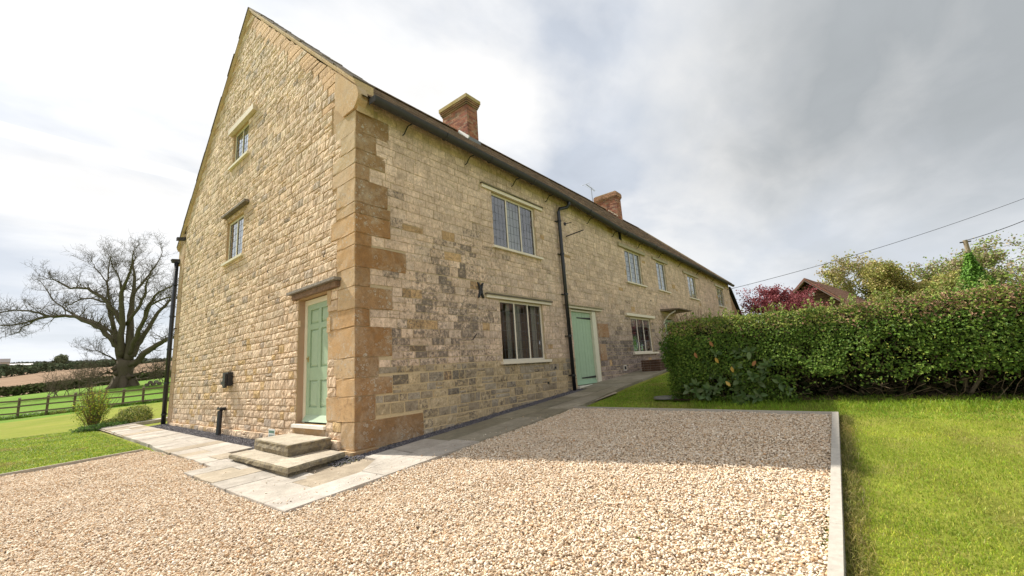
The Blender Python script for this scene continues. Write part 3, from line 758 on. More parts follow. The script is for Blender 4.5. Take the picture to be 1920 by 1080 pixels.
while x < XE:
    L = 0.45; a, b = x, min(x+L+.02, XE+.03); z0, z1 = ridz(max(0, a)), ridz(max(0, b)); k = random.uniform(.8, 1.2)
    n = 5; vs = []
    for xx, zz in ((a, z0), (b, z1)):
        for q in range(n+1):
            an = math.pi*q/n; vs.append((xx, RY+0.13*math.cos(an), zz-.05+0.10*math.sin(an)))
    RT.add(vs, [(q, q+1, n+1+q+1, n+1+q) for q in range(n)]+[tuple(range(n+1))], (0.15*k, 0.11*k, 0.075*k, .3)); x += L
RT.build('ridge_tiles', M['tile'], roof, 'stuff')
# raised copings along the gable: moulded ham stone lengths with a thin dark slate course on top
def raking(ya, yb, n):
    for i in range(n):
        a = ya+(yb-ya)*i/n; b = ya+(yb-ya)*(i+1)/n
        g = 0.003*(1 if yb > ya else -1); a += g; b -= g
        pr = [(-0.070, -0.035), (-0.070, -0.085), (-0.050, -0.10), (-0.050, -0.12), (-0.020, -0.15), (0.0, -0.15), (0.0, -.62), (0.30, -.62), (0.30, -0.035)]
        vs = []
        for y in (a, b):
            for (dx, dz) in pr: vs.append((dx, y, vz(y)+dz))
        k = len(pr); fs = [(j, (j+1) % k, k+(j+1) % k, k+j) for j in range(k)]+[tuple(range(k))[::-1], tuple(range(k, 2*k))]
        m = MB(); c = random.uniform(.88, 1.1); m.add(vs, fs, (0.52*c, 0.38*c, 0.22*c, .15)); m.build('coping_stone', M['ham'], HOUSE)
    t_ = ya; sg = 1 if yb > ya else -1
    while (yb-t_)*sg > 0.02:
        L = random.uniform(.26, .5); a, b = t_, t_+sg*min(L, abs(yb-t_)); l1 = random.uniform(-.006, .018); x0 = -.085+random.uniform(-.012, .012)
        vs = [(x, y, vz(y)+dz+l_) for x in (x0, .33) for y, dz, l_ in ((a, -.034, l1), (b, -.034, 0), (b, 0, 0), (a, 0, l1))]
        m = MB(); c = random.uniform(.7, 1.2); m.add(vs, [(0,1,2,3),(4,7,6,5),(0,4,5,1),(1,5,6,2),(2,6,7,3),(3,7,4,0)], (0.15*c, 0.12*c, 0.085*c, .3)); m.build('coping_slate', M['tile'], HOUSE); t_ = b
raking(-0.06, 5.195, 9); raking(BY+.30, 5.205, 9)
def prism(mb, prof, x0, x1, col):
    k = len(prof); vs = [(x, y, z) for x in (x0, x1) for y, z in prof]
    mb.add(vs, [(j, k+j, k+(j+1) % k, (j+1) % k) for j in range(k)]+[tuple(range(k)), tuple(range(k, 2*k))[::-1]], col)
m = MB(); prism(m, [(0.62, 5.90), (0.62, 6.66), (0.0, 6.09), (-.07, 6.03), (-0.115, 5.95), (-0.14, 5.86), (-.125, 5.77), (-0.06, 5.69), (0.0, 5.635), (0.35, 5.63), (0.48, 5.78)], -0.045, 0.14, (0.52, 0.355, 0.195, 0.05)); m.build('kneeler', M['ham'], HOUSE)
m = MB(); prism(m, [(BY+.0, 5.55), (BY+.04, 5.7), (BY+.14, 5.80), (BY+.24, 5.84), (BY-.1, 6.0), (BY-.3, 5.9)], -0.03, 0.13, (0.40, 0.27, 0.15, 0)); m.build('kneeler', M['ham'], HOUSE)
# top of end gable: coping standing above the roof
for i in range(8):
    a = -0.2+i*(RY+.2)/8; b = a+(RY+.2)/8-.006
    m = MB(); vs = [(x, y, roofz(XE, y)+dz) for x in (XE-.12, XE+.16) for y, dz in ((a, -.05), (b, -.05), (b, .09), (a, .09))]
    m.add(vs, [(0,1,2,3),(4,7,6,5),(0,4,5,1),(1,5,6,2),(2,6,7,3),(3,7,4,0)], (0.24, 0.18, 0.11, .25)); m.build('coping_stone', M['ham'], HOUSE)
# lean-to beyond the far gable
LT = MB(); LT.add([(XE+.01, 0.05, 0.5), (30.0, 0.05, .5), (30.0, 0.05, 1.5), (XE+.01, 0.05, 5.05)], [(0, 1, 2, 3)], (0.33, 0.22, 0.15, .1))
LT.build('lean_to_wall', M['fstone'], HOUSE)
LT = MB(); prof = [(XE+.01, 5.10), (XE+.3, 5.02), (30.2, 1.45)]
for (xa, za), (xb, zb) in zip(prof, prof[1:]):
    LT.add([(xa, -0.10, za), (xb, -.10, zb), (xb, 8, zb), (xa, 8, za), (xa, -0.10, za+.16), (xb, -.10, zb+.14), (xb, 8, zb+.14), (xa, 8, za+.16)], [(0,3,2,1),(4,5,6,7),(0,1,5,4),(2,3,7,6),(3,0,4,7),(1,2,6,5)], (0.03, 0.028, 0.027, .2))
LT.build('lean_to_roof', M['tile'], HOUSE)

# ---------------- chimneys
def chimney(x0, x1, y0, y1, ztop, capcol, capped):
    zb = min(roofz(x0, y0), roofz(x0, min(y1, BY)), roofz(x0, y0))-0.3
    core = MB(); core.box((x0+.012, y0+.012, zb), (x1-.012, y1-.012, ztop-.02), (0.42, 0.36, 0.28, .1)); ch = core.build('chimney', M['brick'], roof)
    # bricks course by course, joined (they show a few pixels high)
    bk = MB(); z = zb; k = 0; h = 0.075
    cols = [(0.38, 0.17, 0.11), (0.33, 0.14, 0.095), (0.42, 0.22, 0.15), (0.26, 0.12, 0.09), (0.38, 0.25, 0.18)]
    capz = ztop-(0.42 if capped else 0.5)
    def course(z, e, cc=None, hh=h):
        nonlocal k
        X0, X1, Y0, Y1 = x0-e, x1+e, y0-e, y1+e
        for fixed, lo, hi, ax in ((Y0, X0, X1, 'x'), (Y1, X0, X1, 'x'), (X0, Y0, Y1, 'y'), (X1, Y0, Y1, 'y')):
            p = lo - (0.11 if k % 2 else 0)
            while p < hi:
                a, b = max(p, lo), min(p+.215, hi); p += .225
                if b-a < .03: continue
                c = cc or random.choice(cols); q = random.uniform(.8, 1.2); col = (c[0]*q, c[1]*q, c[2]*q, .35 if random.random() < .15 else 0.05)
                w = .1; o = random.uniform(-.002, .003)
                if ax == 'x': bk.box((a, fixed-(o if fixed == Y0 else w), z), (b, fixed+(w if fixed == Y0 else o), z+hh-.010), col)
                else: bk.box((fixed-(o if fixed == X0 else w), a, z), (fixed+(w if fixed == X0 else o), b, z+hh-.010), col)
        k += 1
    while z < capz-.001: course(z, 0.0); z += h
    cc = [(0.30, 0.22, 0.12), (0.26, 0.18, 0.10), (0.33, 0.20, 0.12)]
    for e in ((.03, .06, .085) if capped else (.035, .07, .07, .07, .05)): course(z, e, random.choice(cc) if capped else random.choice([(0.40, 0.22, 0.14), (0.34, 0.20, 0.13)])); z += h
    bk.build('brickwork', M['brick'], ch, 'stuff')
    if capped:
        m = MB(); e = .11; a = z
        vs = [(x0-e, y0-e, a), (x1+e, y0-e, a), (x1+e, y1+e, a), (x0-e, y1+e, a), (x0-e, y0-e, a+.15), (x1+e, y0-e, a+.15), (x1+e, y1+e, a+.15), (x0-e, y1+e, a+.15), (x0+.08, y0+.08, a+.24), (x1-.08, y0+.08, a+.24), (x1-.08, y1-.08, a+.24), (x0+.08, y1-.08, a+.24)]
        m.add(vs, [(0,3,2,1),(0,1,5,4),(1,2,6,5),(2,3,7,6),(3,0,4,7),(4,5,9,8),(5,6,10,9),(6,7,11,10),(7,4,8,11),(8,9,10,11)], (*capcol, .2)); m.build('chimney_cap', M['ham'], ch)
        m = MB(); cx = (x0+x1)/2; m.tube([(cx-.05, y1-.35, a+.2), (cx-.05, y1-.35, a+.42)], [.11, .10], 10, (0.1, 0.1, 0.1)); m.build('chimney_pot', M['iron'], ch)
    return ch
c1 = chimney(7.48, 8.08, 4.62, 6.03, 11.98, (0.42, 0.31, 0.12), True)
m = MB(); m.beam((7.45, 4.55, roofz(7.5, 4.55)+.07), (7.45, RY-.25, roofz(7.5, RY-.25)+.07), .05, .13, (1, 1, 1)); m.build('flashing', M['white'], c1)
m = MB(); m.beam((7.45, 4.57, roofz(7.7, 4.57)+.05), (8.12, 4.57, roofz(8, 4.57)+.05), .05, .16, (1, 1, 1)); m.build('flashing', M['lead'], c1)
c2 = chimney(20.40, 21.05, 4.50, 5.95, 11.72, (0.4, 0.3, 0.15), False)
m = MB()
for i in range(7):
    t_ = i/7; yy = 4.5+.6*t_; m.box((20.33, yy, roofz(20.4, yy)+.12+.03*(i % 2)), (20.40, yy+.07, roofz(20.4, yy)+.22), (0.6, 0.5, 0.4))
m.build('flashing', M['brick'], c2)
# TV aerial fixed behind the second chimney
AE = thing('tv_aerial', 'thin metal television aerial fixed beside the further brick chimney', 'aerial', (20.2, 6.0, 11.2))
m = MB(); m.tube([(20.2, 6.02, 10.9), (20.2, 6.02, 12.35)], .02, 6); m.build('mast', M['metal'], AE)
m = MB(); A_, B_ = Vector((19.3, 5.9, 12.25)), Vector((20.9, 6.15, 12.35)); m.tube([A_, B_], .016, 5)
m.build('boom', M['metal'], AE)
for i in range(7):
    p = A_.lerp(B_, i/6); L_ = .16-.012*i+(0.14 if i == 0 else 0)
    m = MB(); m.tube([p+Vector((0, -L_, 0.0)), p+Vector((0, L_, 0))], .012, 5); m.build('element', M['metal'], AE)

# ---------------- gutter, downpipes, irons
m = MB(); xs = [0.14]+[0.6*i for i in range(1, 43)]; xs = [x for x in xs if x < XE]+[XE]
n = 8; vs = []; R = .088
for x in xs:
    z = gutz(x)+.0
    for k in range(n+1):
        a = math.pi*k/n; vs.append((x, -0.275+R*math.cos(a), z+.0-R*1.25*math.sin(a)))
fs = [(i*(n+1)+k, i*(n+1)+k+1, (i+1)*(n+1)+k+1, (i+1)*(n+1)+k) for i in range(len(xs)-1) for k in range(n)]
m.add(vs, fs); gut = m.build('gutter', M['gutter'], HOUSE, smooth=True)
m = MB(); m.obox((0.135, -0.275, gutz(0)-.055), (.006, 0, 0), (0, .088, 0), (0, 0, .056)); m.build('gutter_end', M['gutter'], gut)
for x in (1.75, 3.05, 4.62, 7.4, 9.9, 12.6, 15.4, 18.2, 21.2, 24.0):
    m = MB(); z = gutz(x); m.tube([(x, -0.275+(R+.006)*math.cos(math.pi*k/8), z-(R*1.25+.006)*math.sin(math.pi*k/8)) for k in range(9)], .013, 6); m.build('gutter_joint', M['gutter'], gut)
for x in (0.95, 2.55, 4.1, 5.5, 7.7, 9.35, 11.4, 13.5, 15.9, 18.6, 21.4, 24.1):
    z = gutz(x)-.07; m = MB(); m.tube([(x, -.27, z-.06), (x, -.16, z-.05), (x-.01, -.11, z-.11), (x-.02, -.07, z-.18), (x-.02, -.02, z-.19)], .012, 6); m.build('gutter_bracket', M['iron'], HOUSE)
def downpipe(pts, r, lugs, wallax):
    m = MB(); m.tube(pts, r, 12); dp = m.build('downpipe', M['pipe'], HOUSE, smooth=True)
    for (x, y, z) in lugs:
        m = MB(); m.tube([(x, y, z-.025), (x, y, z+.025)], r+.012, 12)
        if wallax == 'f': m.box((x-.10, -.03, z-.012), (x+.10, -.015, z+.012))
        else: m.box((x, y-.012, z-.012), (.04, y+.012, z+.012))
        m.build('pipe_collar', M['pipe'], dp)
zt = gutz(6.0)
downpipe([(6.28, -.275, zt-.08), (6.28, -.27, zt-.20), (6.25, -.21, zt-.26), (6.02, -.12, zt-.33), (5.98, -.10, zt-.42), (5.98, -.10, 4.0), (6.0, -.10, 0.46)], .048, [(5.98, -.10, 5.02), (5.98, -.10, 4.1), (5.99, -.10, 3.0), (5.99, -.10, 1.9), (6.0, -.10, 0.9)], 'f')
# downpipe at the back corner of the gable wall, with its hopper
downpipe([(-.085, BY+.12, 0.03), (-.085, BY+.12, 5.12)], .060, [(-.085, BY+.12, z) for z in (0.5, 1.4, 2.4, 3.4, 4.4)], 'g')
m = MB(); y = BY+.12
m.add([(-.19, y-.02, 5.10), (.10, y-.12, 5.10), (.10, y+.12, 5.10), (-.19, y+.10, 5.10), (-.22, y-.05, 5.20), (.12, y-.10, 5.22), (.12, y+.14, 5.22), (-.22, y+.12, 5.20)], [(0,3,2,1),(4,5,6,7),(0,1,5,4),(1,2,6,5),(2,3,7,6),(3,0,4,7)])
m.build('gutter_end', M['gutter'], HOUSE)
# security light on the back corner
m = MB(); m.obox((-.12, BY-.34, 5.76), (.11, 0, .02), (0, .05, 0), (0, 0, .05)); m.beam((-.01, BY-.34, 5.76), (-.1, BY-.34, 5.76), .03, .03); m.build('security_light', M['gutter'], HOUSE)
# wall tie irons: X shape plates
def anchor(x, z0, z1):
    m = FW(); h = (z1-z0)/2; zc = (z0+z1)/2; w = .075
    for s in (-1, 1):
        m.tube([front(x+s*w*1.15, zc+h, .03), front(x+s*w*.75, zc+h*.82, .03), front(x+s*.022, zc+h*.35, .03), front(x+s*.016, zc, .03), front(x+s*.022, zc-h*.35, .03), front(x+s*w*.75, zc-h*.82, .03), front(x+s*w*1.15, zc-h, .03)], [.012, .028, .034, .034, .034, .028, .012], 6)
    m.tube([front(x, zc, .02), front(x, zc, .07)], .022, 8); m.build('wall_anchor', M['iron'], HOUSE)
anchor(2.80, 2.64, 2.96); anchor(9.98, 5.30, 5.58)
# irons beside the downpipe
m = FW(); m.tube([front(6.40, 5.06, 0), front(6.42, 5.06, .22)], [.012, .010], 6); m.tube([front(6.40, 5.06, .0), front(6.40, 5.06, .03)], .05, 8); m.build('iron_pin', M['iron'], HOUSE)
m = FW(); m.tube([front(6.42, 4.70, 0), front(6.52, 4.78, .52)], .016, 6); m.build('iron_bracket', M['iron'], HOUSE)
for (y, z) in ((3.2, 2.9), (3.3, 3.45), (0.95, 3.27)):
    m = GW(); m.tube([gable(y, z, 0), gable(y-.02, z-.01, .05), gable(y-.1, z+.05, .06)], .007, 5); m.build('wall_hook', M['iron'], HOUSE)
m = GW(); m.tube([gable(BY-.2, 3.0, 0), gable(BY-.2, 3.0, .08), gable(BY-.23, 2.95, .09)], .016, 6); m.build('wall_hook', M['iron'], HOUSE)
for (x, z) in ((5.35, 1.12), (12.15, 3.33), (11.4, 3.8), (5.0, 0.78)):
    m = FW(); m.wbox(x-.03, x+.03, z-.025, z+.025, 0.0, .018); m.build('wall_vent', M['iron'], HOUSE)
m = FW(); m.wbox(9.15, 9.35, .86, 1.04, 0.0, .03, (0.6, 0.56, 0.5, 0)); va = m.build('wall_vent', M['slab'], HOUSE)
m = FW(); m.wbox(9.19, 9.31, .90, 1.0, .031, .034); m.build('vent_grille', M['iron'], va)
# lean metal scar to the left of window 2
m = FW(); m.tube([front(2.52, 1.78, .01), front(2.62, 1.9, .03)], .01, 5); m.build('wall_hook', M['iron'], HOUSE)

# ---------------- windows
CREAM = (0.76, 0.68, 0.55); CREAM2 = (0.70, 0.66, 0.52)
def window(kind, u0, u1, z0, z1, lights, cols, rows, rec, sill, head, curtain_or_backing=None, frame_col=CREAM, cw=0.0065):
    mk = FW if kind == 'f' else GW; P = front if kind == 'f' else gable
    fr = mk(); w = .045; d0, d1 = -rec-.05, -rec
    fr.wbox(u0, u0+w, z0, z1, d0, d1, frame_col); fr.wbox(u1-w, u1, z0, z1, d0, d1, frame_col)
    fr.wbox(u0+w, u1-w, z1-w, z1, d0, d1-.002, frame_col); fr.wbox(u0+w, u1-w, z0, z0+w, d0, d1-.002, frame_col)
    lw = (u1-u0-2*w)/lights
    for i in range(1, lights): fr.wbox(u0+w+lw*i-.018, u0+w+lw*i+.018, z0+w, z1-w, d0, d1-.004, frame_col)
    wn = fr.build('window', M['paint'], HOUSE)
    ld = mk()
    for i in range(lights):
        a = u0+w+lw*i+(.018 if i else 0); b = u0+w+lw*(i+1)-(.018 if i < lights-1 else 0); c0, c1 = z0+w, z1-w
        # thin dark metal casement
        for bx_ in ((a, a+.012, c0, c1), (b-.012, b, c0, c1), (a+.012, b-.012, c0, c0+.012), (a+.012, b-.012, c1-.012, c1)): ld.wbox(*bx_, d1-.03, d1-.016)
        for c in range(cols):
            pa = a+(b-a)*c/cols; pb = a+(b-a)*(c+1)/cols
            if c: ld.wbox(pa-cw/2, pa+cw/2, c0+.012, c1-.012, d1-.0225, d1-.0190)
            for r in range(rows):
                qa = c0+(c1-c0)*r/rows; qb = c0+(c1-c0)*(r+1)/rows
                if r and c == 0: ld.wbox(a+.012, b-.012, qa-cw/2, qa+cw/2, d1-.0224, d1-.0188)
                t0, t1 = random.uniform(-.0012, .0012), random.uniform(-.0012, .0012)
                g = mk(); g.quadset([(pa+.003, qa+.003, d1-.022+t0), (pb-.003, qa+.003, d1-.022-t1), (pb-.003, qb-.003, d1-.022-t0), (pa+.003, qb-.003, d1-.022+t1)], [(0, 1, 2, 3)])
                g.build('pane', M['glass'], wn)
    ld.build('leading', M['came'], wn)
    if sill:
        a, b, zt, p, h = sill
        s = mk(); s.wbox(a, b, zt-h, zt, -rec+.001, p, frame_col); s.build('sill', M['paint'], wn)
    if head:
        for (a, b, c0, c1, p, colr, mat) in head:
            s = mk(); s.wbox(a, b, c0, c1, -.02, p, colr); s.build('lintel', M[mat], wn)
    if curtain_or_backing:
        for (a, b, c0, c1, dd, cc) in curtain_or_backing:
            s = mk(); nn = max(4, int((b-a)/.045)); vs = []
            for q in range(nn+1):
                for zz in (c0, c1): vs.append((a+(b-a)*q/nn, zz, -rec-dd-.02*(q % 2)))
            s.quadset(vs, [(2*q, 2*q+2, 2*q+3, 2*q+1) for q in range(nn)], cc); s.build('curtain_or_backing', M['cloth'], wn)
    return wn
M['cloth'] = mat_attr('curtain_cloth', 0.9, 40, 0.06, 0)
STONE_D = (0.17, 0.15, 0.12, .2)
crm = (0.62, 0.60, 0.54); red = (0.05, 0.026, 0.024)
w1 = window('f', 3.34, 4.97, 3.86, 5.14, 3, 4, 6, .045, (3.26, 5.12, 3.86, .075, .05),
       [(3.00, 5.28, 5.15, 5.225, .045, CREAM, 'paint'), (2.98, 5.30, 5.225, 5.25, .07, STONE_D, 'fstone')], [(4.1, 4.55, 3.9, 5.1, .18, (0.5, 0.5, 0.47)), (3.36, 3.55, 3.9, 5.1, .2, (0.4, 0.4, 0.38))])
w2 = window('f', 3.41, 5.0, 1.33, 2.66, 3, 4, 6, .045, (3.33, 5.13, 1.33, .08, .06),
       [(2.97, 5.35, 2.67, 2.735, .045, CREAM, 'paint'), (2.95, 5.38, 2.735, 2.765, .08, STONE_D, 'fstone')],
       [(3.45, 3.62, 1.38, 2.6, .5, red), (4.12, 4.3, 1.38, 2.62, .12, crm), (3.78, 3.92, 1.38, 2.62, .12, crm), (4.72, 4.92, 1.38, 2.62, .12, crm)])
w3 = window('f', 10.25, 11.64, 3.85, 5.04, 3, 3, 6, .04, (10.1, 11.85, 3.85, .07, .05),
       [(9.75, 12.05, 5.05, 5.16, .06, (0.42, 0.36, 0.22), 'paint')], [(10.3, 11.6, 3.9, 5.0, .05, (0.72, 0.72, 0.70))], cw=.011)
w4 = window('f', 13.2, 14.22, 3.86, 5.06, 2, 3, 6, .04, (13.1, 14.42, 3.86, .07, .05),
       [(12.8, 14.5, 5.07, 5.16, .06, (0.42, 0.36, 0.22), 'paint')], [(13.25, 14.2, 3.9, 5.0, .05, (0.72, 0.72, 0.70))], cw=.011)
w5 = window('f', 17.13, 18.36, 3.88, 4.98, 2, 3, 5, .04, (17.0, 18.6, 3.88, .07, .05),
       [(16.5, 18.8, 4.99, 5.08, .06, (0.42, 0.36, 0.22), 'paint')], [(17.2, 18.3, 3.9, 4.9, .05, (0.65, 0.65, 0.63))], cw=.012)
w6 = window('f', 22.35, 23.8, 3.85, 4.95, 2, 2, 4, .04, (22.2, 24.0, 3.85, .07, .05),
       [(21.9, 23.9, 4.96, 5.05, .06, (0.55, 0.50, 0.36), 'paint')], [(22.4, 22.8, 3.9, 4.9, .1, (0.3, 0.3, 0.28))], cw=.012)
w7 = window('f', 10.12, 11.85, 1.41, 2.61, 3, 3, 6, .04, (10.0, 12.1, 1.41, .09, .06),
       [(9.75, 12.2, 2.64, 2.73, .07, CREAM, 'paint')], [(10.16, 11.8, 2.3, 2.58, .05, (0.7, 0.7, 0.68)), (11.1, 11.25, 1.45, 2.3, .1, (0.3, 0.34, 0.3))], cw=.011)
# gable windows: pale sheets added behind the glass stand in for reflected sky
wg1 = window('g', 4.9, 5.93, 6.74, 7.68, 2, 3, 6, .040, (4.74, 6.03, 6.745, .075, .06),
       [(4.42, 6.10, 7.69, 7.84, .10, (0.62, 0.53, 0.38), 'paint')], [(4.95, 5.9, 6.8, 7.6, .06, (0.75, 0.75, 0.74))], (0.70, 0.64, 0.47))
wg2 = window('g', 4.9, 6.0, 4.18, 5.24, 2, 3, 6, .040, (4.74, 6.10, 4.185, .08, .055),
       [(4.58, 6.14, 5.39, 5.45, .12, (0.20, 0.18, 0.145, .3), 'gstone'), (4.75, 6.03, 5.25, 5.38, .02, (0.46, 0.34, 0.2, 0), 'gstone')], [(4.95, 5.9, 4.25, 5.2, .06, (0.75, 0.75, 0.74))], (0.70, 0.64, 0.47))
# white ornaments standing inside the ground floor window
orn_lab = ['white china jug on the inner sill of the ground floor window beyond the plank door', 'small white china bowl on the inner sill in the middle of that window', 'white china figurine at the right end of the inner sill by the canopy']
for i, (x, kind_) in enumerate([(10.42, 'china_jug'), (10.95, 'china_bowl'), (11.5, 'china_figurine')]):
    m = MB(); pr = [(.03, 0), (.06, .05), (.065, .11), (.035, .16), (.045, .2)] if i == 0 else ([(.02, 0), (.05, .03), (.08, .08), (.085, .09)] if i == 1 else [(.05, 0), (.045, .06), (.025, .13), (.035, .17), (.008, .21)])
    m.tube([(x, .135, 1.47+h_) for r_, h_ in pr], [r_ for r_, h_ in pr], 10, (0.8, 0.8, 0.78)); tag(m.build(kind_, M['white'], None, loc=(x, .135, 1.47), smooth=True), orn_lab[i], 'ornament')
m = MB(); m.box((10.14, .07, 1.42), (11.83, .28, 1.468), (0.7, 0.68, 0.6)); m.build('inner_sill', M['paint'], w7)

# ---------------- doors
GREEN = (0.34, 0.455, 0.305)
def gdoor():
    rec = .11; a, b, z0, z1 = .82, 1.9, .48, 2.64; w = .09
    m = GW()
    for bx_ in ((a, a+w, z0, z1), (b-w, b, z0, z1), (a+w, b-w, z1-w, z1)): m.wbox(*bx_, -rec-.08, -rec, (0.72, 0.66, 0.50))
    m.wbox(b-.001, b+.0, z0, z1, -rec, -.01, (0.40, 0.27, 0.18))
    df = m.build('door_frame', M['paint'], HOUSE)
    la, lb, l0, l1 = a+w, b-w, z0+.06, z1-w; D = -rec-.015
    m = GW(); G_ = GREEN; st = .105; mid = (la+lb)/2
    rails = [(l0, l0+.20), (1.20, 1.42), (2.09-.0, 2.19), (l1-.10, l1)]
    m.wbox(la, la+st, l0, l1, D-.045, D, G_); m.wbox(lb-st, lb, l0, l1, D-.045, D, G_); m.wbox(mid-.045, mid+.045, l0+.2, l1-.1, D-.045, D-.001, G_)
    for r0, r1 in rails: m.wbox(la+st, lb-st, r0, r1, D-.045, D-.0015, G_)
    m.wbox(la+st-.01, lb-st+.01, l0, l1, D-.045, D-.026, G_)
    dr = m.build('door', M['paint'], HOUSE)
    for (c0, c1) in ((l0+.2, 1.20), (1.42, 2.09), (2.19, l1-.10)):
        for (x0, x1) in ((la+st, mid-.045), (mid+.045, lb-st)):
            p = GW(); i1, i2 = .012, .045; D1, D2 = D-.024, D-.010
            vs = [(x0+i1, c0+i1, D1), (x1-i1, c0+i1, D1), (x1-i1, c1-i1, D1), (x0+i1, c1-i1, D1), (x0+i2, c0+i2, D2), (x1-i2, c0+i2, D2), (x1-i2, c1-i2, D2), (x0+i2, c1-i2, D2)]
            p.quadset(vs, [(4,5,6,7),(0,1,5,4),(1,2,6,5),(2,3,7,6),(3,0,4,7)], (G_[0]*1.06, G_[1]*1.04, G_[2]*1.06)); p.build('door_panel', M['paint'], dr)
    m = GW(); m.quadset([(la, l0+.0, D), (lb, l0, D), (lb, l0-.03, D+.07), (la, l0-.03, D+.07), (la, l0+.075, D+.002), (lb, l0+.075, D+.002)], [(3,2,5,4),(0,1,2,3),(0,3,4),(1,5,2)], (G_[0]*1.1, G_[1]*1.05, G_[2]*1.1)); m.build('weather_bar', M['paint'], dr)
    m = GW(); m.wbox(lb-.075, lb-.045, 1.52, 1.62, D, D+.012, (0.5, 0.42, 0.26)); m.tube([gable(lb-.06, 1.58, D), gable(lb-.06, 1.58, D+.035)], .016, 8, (0.55, 0.45, 0.25)); m.build('door_handle', M['brass'], dr)
    m = GW(); m.wbox(a+.0, b+.05, .425, .478, -rec-.08, .06, (0.80, 0.77, 0.70)); m.build('door_sill', M['paint'], HOUSE)
    m = GW(); m.wbox(.46, 2.05, 2.665, 2.76, -.02, .075, (0.24, 0.165, 0.12, .1)); m.build('lintel', M['gstone'], HOUSE)
    m = GW(); m.wbox(.40, 2.12, 2.765, 2.81, -.02, .14, (0.26, 0.245, 0.22, .25)); m.build('drip_stone', M['gstone'], HOUSE)
M['brass'] = simple('brass', (0.55, 0.42, 0.2), 0.3, 0.8)
gdoor()
def fdoor():
    rec = .03; a, b, z0, z1 = 6.32, 7.69, .60, 2.64
    m = FW(); m.wbox(b-.22, b, z0, z1, -rec-.06, -rec+.028, CREAM2); m.wbox(a, a+.05, z0, z1, -rec-.10, -rec-.03, CREAM2); m.wbox(a+.05, b-.22, z1-.05, z1, -rec-.08, -rec, CREAM2)
    m.build('door_frame', M['paint'], HOUSE)
    la, lb = a+.052, b-.222; n = 7; dr = None; bd = FW(); bd.wbox(la, lb, z0+.02, z1-.05, -rec-.10, -rec-.07, GREEN); dr = bd.build('door', M['paint'], HOUSE)
    for i in range(n):
        p = FW(); p.wbox(la+(lb-la)*i/n+.003, la+(lb-la)*(i+1)/n-.003, z0+.02, z1-.052, -rec-.07, -rec-.045+random.uniform(-.0015, .0015), (0.37, 0.505, 0.345)); p.build('plank', M['paint'], dr)
    p = FW(); p.quadset([(la, z0+.02, -rec), (lb, z0+.02, -rec), (lb, z0+.14, -rec-.043), (la, z0+.14, -rec-.043)], [(0, 1, 2, 3)], (0.28, 0.43, 0.28)); p.build('weather_bar', M['paint'], dr)
    for zc in (2.43, .79):
        h = FW(); L0 = lb-.78; h.quadset([(L0, zc, -rec-.036), (L0+.04, zc-.012, -rec-.036), (lb, zc-.03, -rec-.036), (lb, zc+.03, -rec-.036), (L0+.04, zc+.012, -rec-.036)], [(0, 1, 2, 3, 4)])
        h.wbox(L0+.03, lb, zc-.014, zc+.014, -rec-.043, -rec-.030); h.build('strap_hinge', M['iron'], dr)
    m = FW(); m.wbox(a-.02, b+.16, .52, .60, -rec-.1, .09, (0.76, 0.73, 0.62)); m.build('door_sill', M['paint'], HOUSE)
    m = FW(); m.wbox(6.02, 8.0, 2.665, 2.72, -.02, .06, CREAM); m.build('lintel', M['paint'], HOUSE)
    m = FW(); m.wbox(5.98, 8.05, 2.721, 2.75, -.02, .10, (0.35, 0.31, 0.22, .2)); m.build('drip_stone', M['fstone'], HOUSE)
fdoor()
m = FW(); m.wbox(13.32, 14.33, .86, 2.68, -.16, -.08, (0.30, 0.45, 0.30)); m.build('door', M['paint'], HOUSE)
m = FW(); m.wbox(13.3, 13.38, .86, 2.70, -.079, .01, CREAM2); m.wbox(14.27, 14.35, .86, 2.70, -.079, .01, CREAM2); m.build('door_frame', M['paint'], HOUSE)
m = FW(); m.quadset([(13.0, 2.97, 0), (14.75, 2.97, 0), (14.65, 2.98, .72), (13.1, 2.98, .72), (13.0, 3.06, 0), (14.75, 3.06, 0), (14.65, 3.02, .72), (13.1, 3.02, .72)], [(0,1,2,3),(4,7,6,5),(3,2,6,7),(0,3,7,4),(1,5,6,2)], (0.2, 0.16, 0.13, .2))
can = m.build('door_canopy', M['fstone'], HOUSE)
for x in (13.12, 14.6):
    m = FW(); m.tube([front(x, 2.45, .02), front(x, 2.62, .10), front(x, 2.80, .28), front(x, 2.93, .55)], .022, 6, (0.72, 0.68, 0.58)); m.build('canopy_bracket', M['paint'], can)
m = MB(); L_ = Vector((13.12, -.24, 2.32))
m.tube([L_+Vector((0, .24, .12)), L_+Vector((0, .1, .2)), L_+Vector((0, 0, .17))], .014, 6)
m.tube([L_+Vector((0, 0, .15)), L_+Vector((0, 0, .09)), L_+Vector((0, 0, .05)), L_+Vector((0, 0, -.16)), L_+Vector((0, 0, -.22))], [.02, .11, .095, .07, .02], 6); m.build('lantern', M['iron'], HOUSE)
